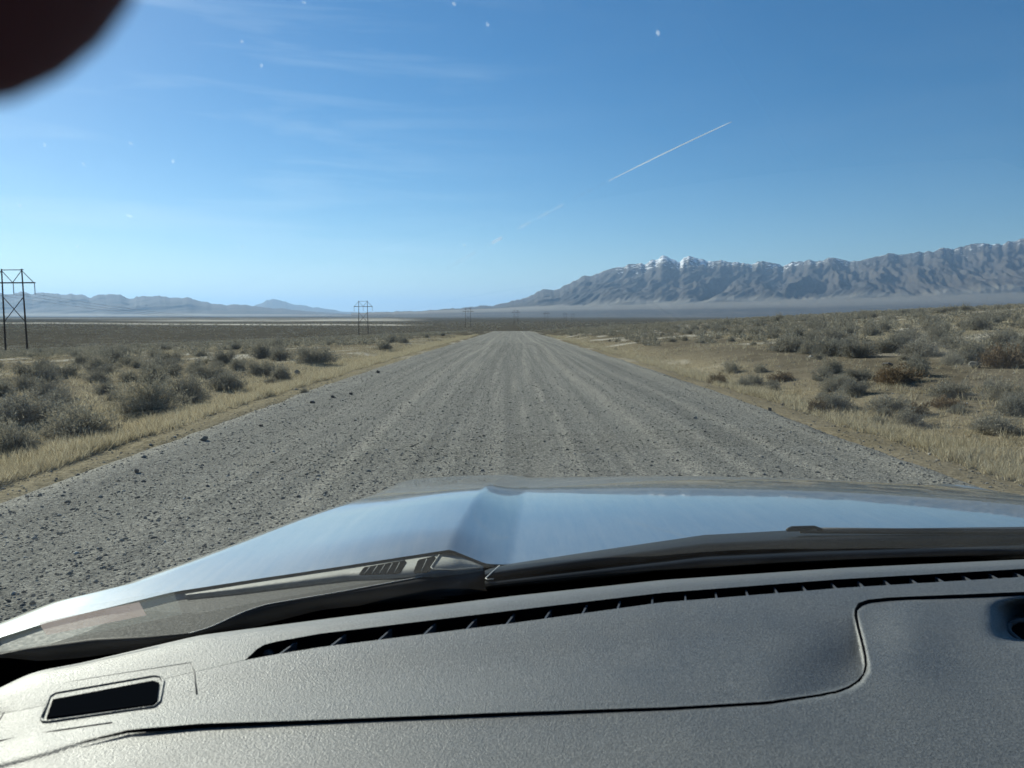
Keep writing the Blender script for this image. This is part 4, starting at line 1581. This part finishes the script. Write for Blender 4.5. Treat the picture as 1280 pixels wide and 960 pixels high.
# slot with a moulded rim at the left end of the dash
zf = lambda u, v: float(dash_z(u, v))
slot = into_car(patch('slot', [(58, 897), (66, 874), (191, 850.5), (199, 853), (196, 876), (190, 880)], 0, BLACK, 0.0015, thick=0.004, zf=zf))
rim = [(52, 899), (62, 871), (70, 866.5), (192, 845), (201, 846), (204.5, 852), (200, 877), (193, 883.5), (62, 902), (54, 902), (52, 899)]
child(Build().add(*tube([at_z(u, v, zf(u, v) + 0.0002) for u, v in rim], 0.0014, 8)).obj('slot_rim', DASH, None, True), slot)
child(Build().add(*tube([at_z(u, v, zf(u, v)) for u, v in [(-30, 938), (0, 899), (14, 875), (30, 863), (120, 847), (238, 828.5), (243, 840), (246, 868)]], 0.0008, 6)).obj('tape_edge', m_plain('tape_edge', (0.06, 0.06, 0.065), 0.6), None, True), slot)
child(Build().add(*tube([at_z(u, v, zf(u, v)) for u, v in [(-40, 934), (0, 926), (70, 913.5), (140, 903.5)]], 0.0009, 6)).obj('tape_edge', bpy.data.materials['tape_edge'], None, True), slot)

# gauge bezel in the scoop
bz = [(1262, 781), (1270, 776.5), (1320, 772), (1390, 772), (1398, 780), (1390, 822), (1310, 822), (1285, 810), (1262, 791), (1260, 785), (1262, 781)]
gz = 1.262
bezel = into_car(Build().add(*tube([at_z(u, v, gz) for u, v in bz], 0.0035, 10)).obj('gauge_bezel', m_plain('grey_bezel', (0.06, 0.062, 0.065), 0.6), None, True))
child(patch('gauge_face', bz[:-1], gz, BLACK, -0.001, thick=0.004), bezel)

# ---- cabin round the camera: roof, pillars, doors, rear wall
bay = into_car(Build().box((-0.36, 0.80, 0.55), (1.05, 1.90, 1.06)).box((-0.66, 0.78, 0.55), (-0.362, 1.18, 1.06)).obj('engine_bay', BLACK))
firewall = into_car(Build().box((-0.80, 0.50, 0.45), (1.32, 0.56, 1.02)).obj('firewall', BLACK))
roof = into_car(Build().box((-0.78, -1.5, 1.96), (1.26, 0.52, 2.0)).obj('roof', PAINT))
hl = into_car(Build().box((-0.76, -1.48, 1.935), (1.24, 0.50, 1.957)).obj('headliner', HEADLINER))
for s, xb, xt in ((-1, -0.86, -0.72), (1, 1.36, 1.20)):
    y0 = float(yb(max(min(xb, 1.28), -0.8))) - 0.02
    into_car(Build().add(*tube([(xb, y0 + 0.02, 1.00), ((xb + xt) / 2, (y0 + 0.30) / 2, 1.56), (xt, 0.32, 1.95)], [0.065, 0.055, 0.06], 10)).obj('windshield_pillar', TRIM, None, True))
    into_car(Build().box((xb - 0.03, -1.5, 0.45), (xb + 0.05, 1.15, 1.12)).obj('door', TRIM))
    into_car(Build().add(*tube([(xb, -0.75, 1.1), (xt, -0.72, 1.95)], 0.06, 10)).obj('door_pillar', TRIM, None, True))
into_car(Build().box((-0.86, -1.56, 0.45), (1.36, -1.51, 1.96)).obj('rear_wall', TRIM))
into_car(Build().box((-0.86, -1.5, 0.40), (1.36, 1.1, 0.45)).obj('cabin_floor', TRIM))
TYRE = m_plain('tyre_rubber', (0.02, 0.02, 0.02), 0.85)
for x in (-0.72, 1.22):
    for y in (1.75, -1.35):
        ring = []
        for k in range(29):
            a = 2 * math.pi * k / 28
            ring.append((x, y + 0.29 * math.cos(a), 0.37 + 0.29 * math.sin(a)))
        w_ = into_car(Build().add(*tube(ring, 0.085, 10, False)).obj('tyre', TYRE, None, True))
        child(Build().add(*tube([(x - 0.07, y, 0.37), (x + 0.07, y, 0.37)], 0.21, 20)).obj('rim', STEEL), w_)


# ------------------------------------------------------------------ hand at the phone: one fingertip is in view
def hand():
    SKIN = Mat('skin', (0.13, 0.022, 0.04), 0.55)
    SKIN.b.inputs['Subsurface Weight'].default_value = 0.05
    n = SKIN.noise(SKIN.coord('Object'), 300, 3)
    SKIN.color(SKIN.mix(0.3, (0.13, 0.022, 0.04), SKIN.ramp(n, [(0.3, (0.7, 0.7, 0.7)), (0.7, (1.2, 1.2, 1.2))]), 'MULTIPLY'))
    Dp = 0.048
    f = lambda u, v, d: Vector(at_y(u, v, d))
    tip = f(20, -44, Dp)
    pts, edges, rad = [], [], []

    def chain(P, Rr, start=None):
        prev = start
        for p, r_ in zip(P, Rr):
            pts.append(p); rad.append(r_)
            if prev is not None:
                edges.append((prev, len(pts) - 1))
            prev = len(pts) - 1
        return prev

    palm = Vector((-0.085, 0.035, 1.735))
    wrist = palm + Vector((-0.045, -0.03, 0.035))
    # palm
    w = chain([wrist + Vector((-0.10, -0.10, 0.02)), wrist, palm], [0.032, 0.027, 0.030])
    # index finger comes over the top of the phone into the picture
    chain([palm + Vector((0.02, 0.015, 0.0)), palm + Vector((0.035, 0.022, -0.012)), tip + Vector((-0.014, 0.0, 0.008)), tip, f(54, -10, Dp)], [0.0135, 0.0118, 0.0118, 0.0122, 0.0098], w)
    # the others curl over the edge of the phone, out of the picture
    for k, (dx, dz_) in enumerate(((0.012, 0.022), (0.000, 0.040), (-0.014, 0.055))):
        b = palm + Vector((dx, 0.012 - 0.006 * k, dz_ * 0.6))
        L = 0.03 - 0.004 * k
        chain([b, b + Vector((L, 0.012, 0.006)), b + Vector((L * 1.5, -0.008, 0.002)), b + Vector((L * 1.3, -0.026, -0.004))], [0.0115, 0.0098, 0.0088, 0.0075], w)
    chain([palm + Vector((0.0, -0.02, -0.02)), palm + Vector((0.022, -0.04, -0.030)), palm + Vector((0.040, -0.055, -0.03))], [0.014, 0.011, 0.009], w)
    me = bpy.data.meshes.new('hand')
    me.from_pydata([tuple(p) for p in pts], edges, [])
    o = bpy.data.objects.new('hand', me)
    COL.objects.link(o)
    m = o.modifiers.new('skin', 'SKIN')
    for i, r_ in enumerate(rad):
        me.skin_vertices[0].data[i].radius = (r_, r_)
    me.skin_vertices[0].data[2].use_root = True
    s = o.modifiers.new('sub', 'SUBSURF')
    s.levels = s.render_levels = 2
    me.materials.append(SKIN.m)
    tag(o, 'dark blurred fingertip reaching over the sky in the upper corner', 'hand')


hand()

# ------------------------------------------------------------------ contrail high over the mountains
def contrail():
    M = Mat('contrail_ice', (0.92, 0.94, 0.96), 1.0)
    M.b.inputs['Specular IOR Level'].default_value = 0
    tr = M.n.new('ShaderNodeBsdfTransparent')
    mx = M.n.new('ShaderNodeMixShader')
    s = M.sep(M.attr('cover'))
    M.l.new(s[0], mx.inputs[0])
    tl = M.n.new('ShaderNodeBsdfTranslucent')
    tl.inputs['Color'].default_value = (0.95, 0.96, 0.97, 1)
    ad = M.n.new('ShaderNodeMixShader')
    ad.inputs[0].default_value = 0.55
    M.l.new(M.b.outputs[0], ad.inputs[1]); M.l.new(tl.outputs[0], ad.inputs[2])
    M.l.new(tr.outputs[0], mx.inputs[1]); M.l.new(ad.outputs[0], mx.inputs[2])
    M.l.new(mx.outputs[0], M.out.inputs['Surface'])
    Pp, rr, aa = [], [], []
    for t in np.linspace(0, 1, 120):
        u = 560 + (915 - 560) * t
        v = 152 + (915 - u) * (0.455 + 0.06 * (1 - t))
        d = 52000 - 11000 * t
        p = at_y(u, v, d)
        n = float(fbm(t * 26, 0.3, 5, 4))
        if t > 0.57:
            w, a = 0.55 + 0.9 * (1 - t), 0.95 * min(1, (1.01 - t) * 20) * (0.5 + 0.5 * float(sstep(0.57, 0.85, t)))
        else:
            w, a = 1.6 + 1.5 * (0.62 - t), max(0, n - 0.42) * 1.7 * (0.35 + t)
        a *= 0.45 + 0.55 * float(sstep(0.5, 0.85, t))
        if 0.155 < t < 0.19: a, w = 0.28, 2.2
        Pp.append(p); rr.append(w / FPX * d * (0.85 + 0.3 * n)); aa.append(a)
    V, F = tube(Pp, rr, 8)
    o = mesh_obj('contrail', V, F, M.m)
    c = np.repeat(np.array(aa), 8)
    set_cover(o, np.stack([c, c, c], -1))
    tag(o, 'thin white aircraft contrail slanting across the blue sky', 'contrail')


contrail()
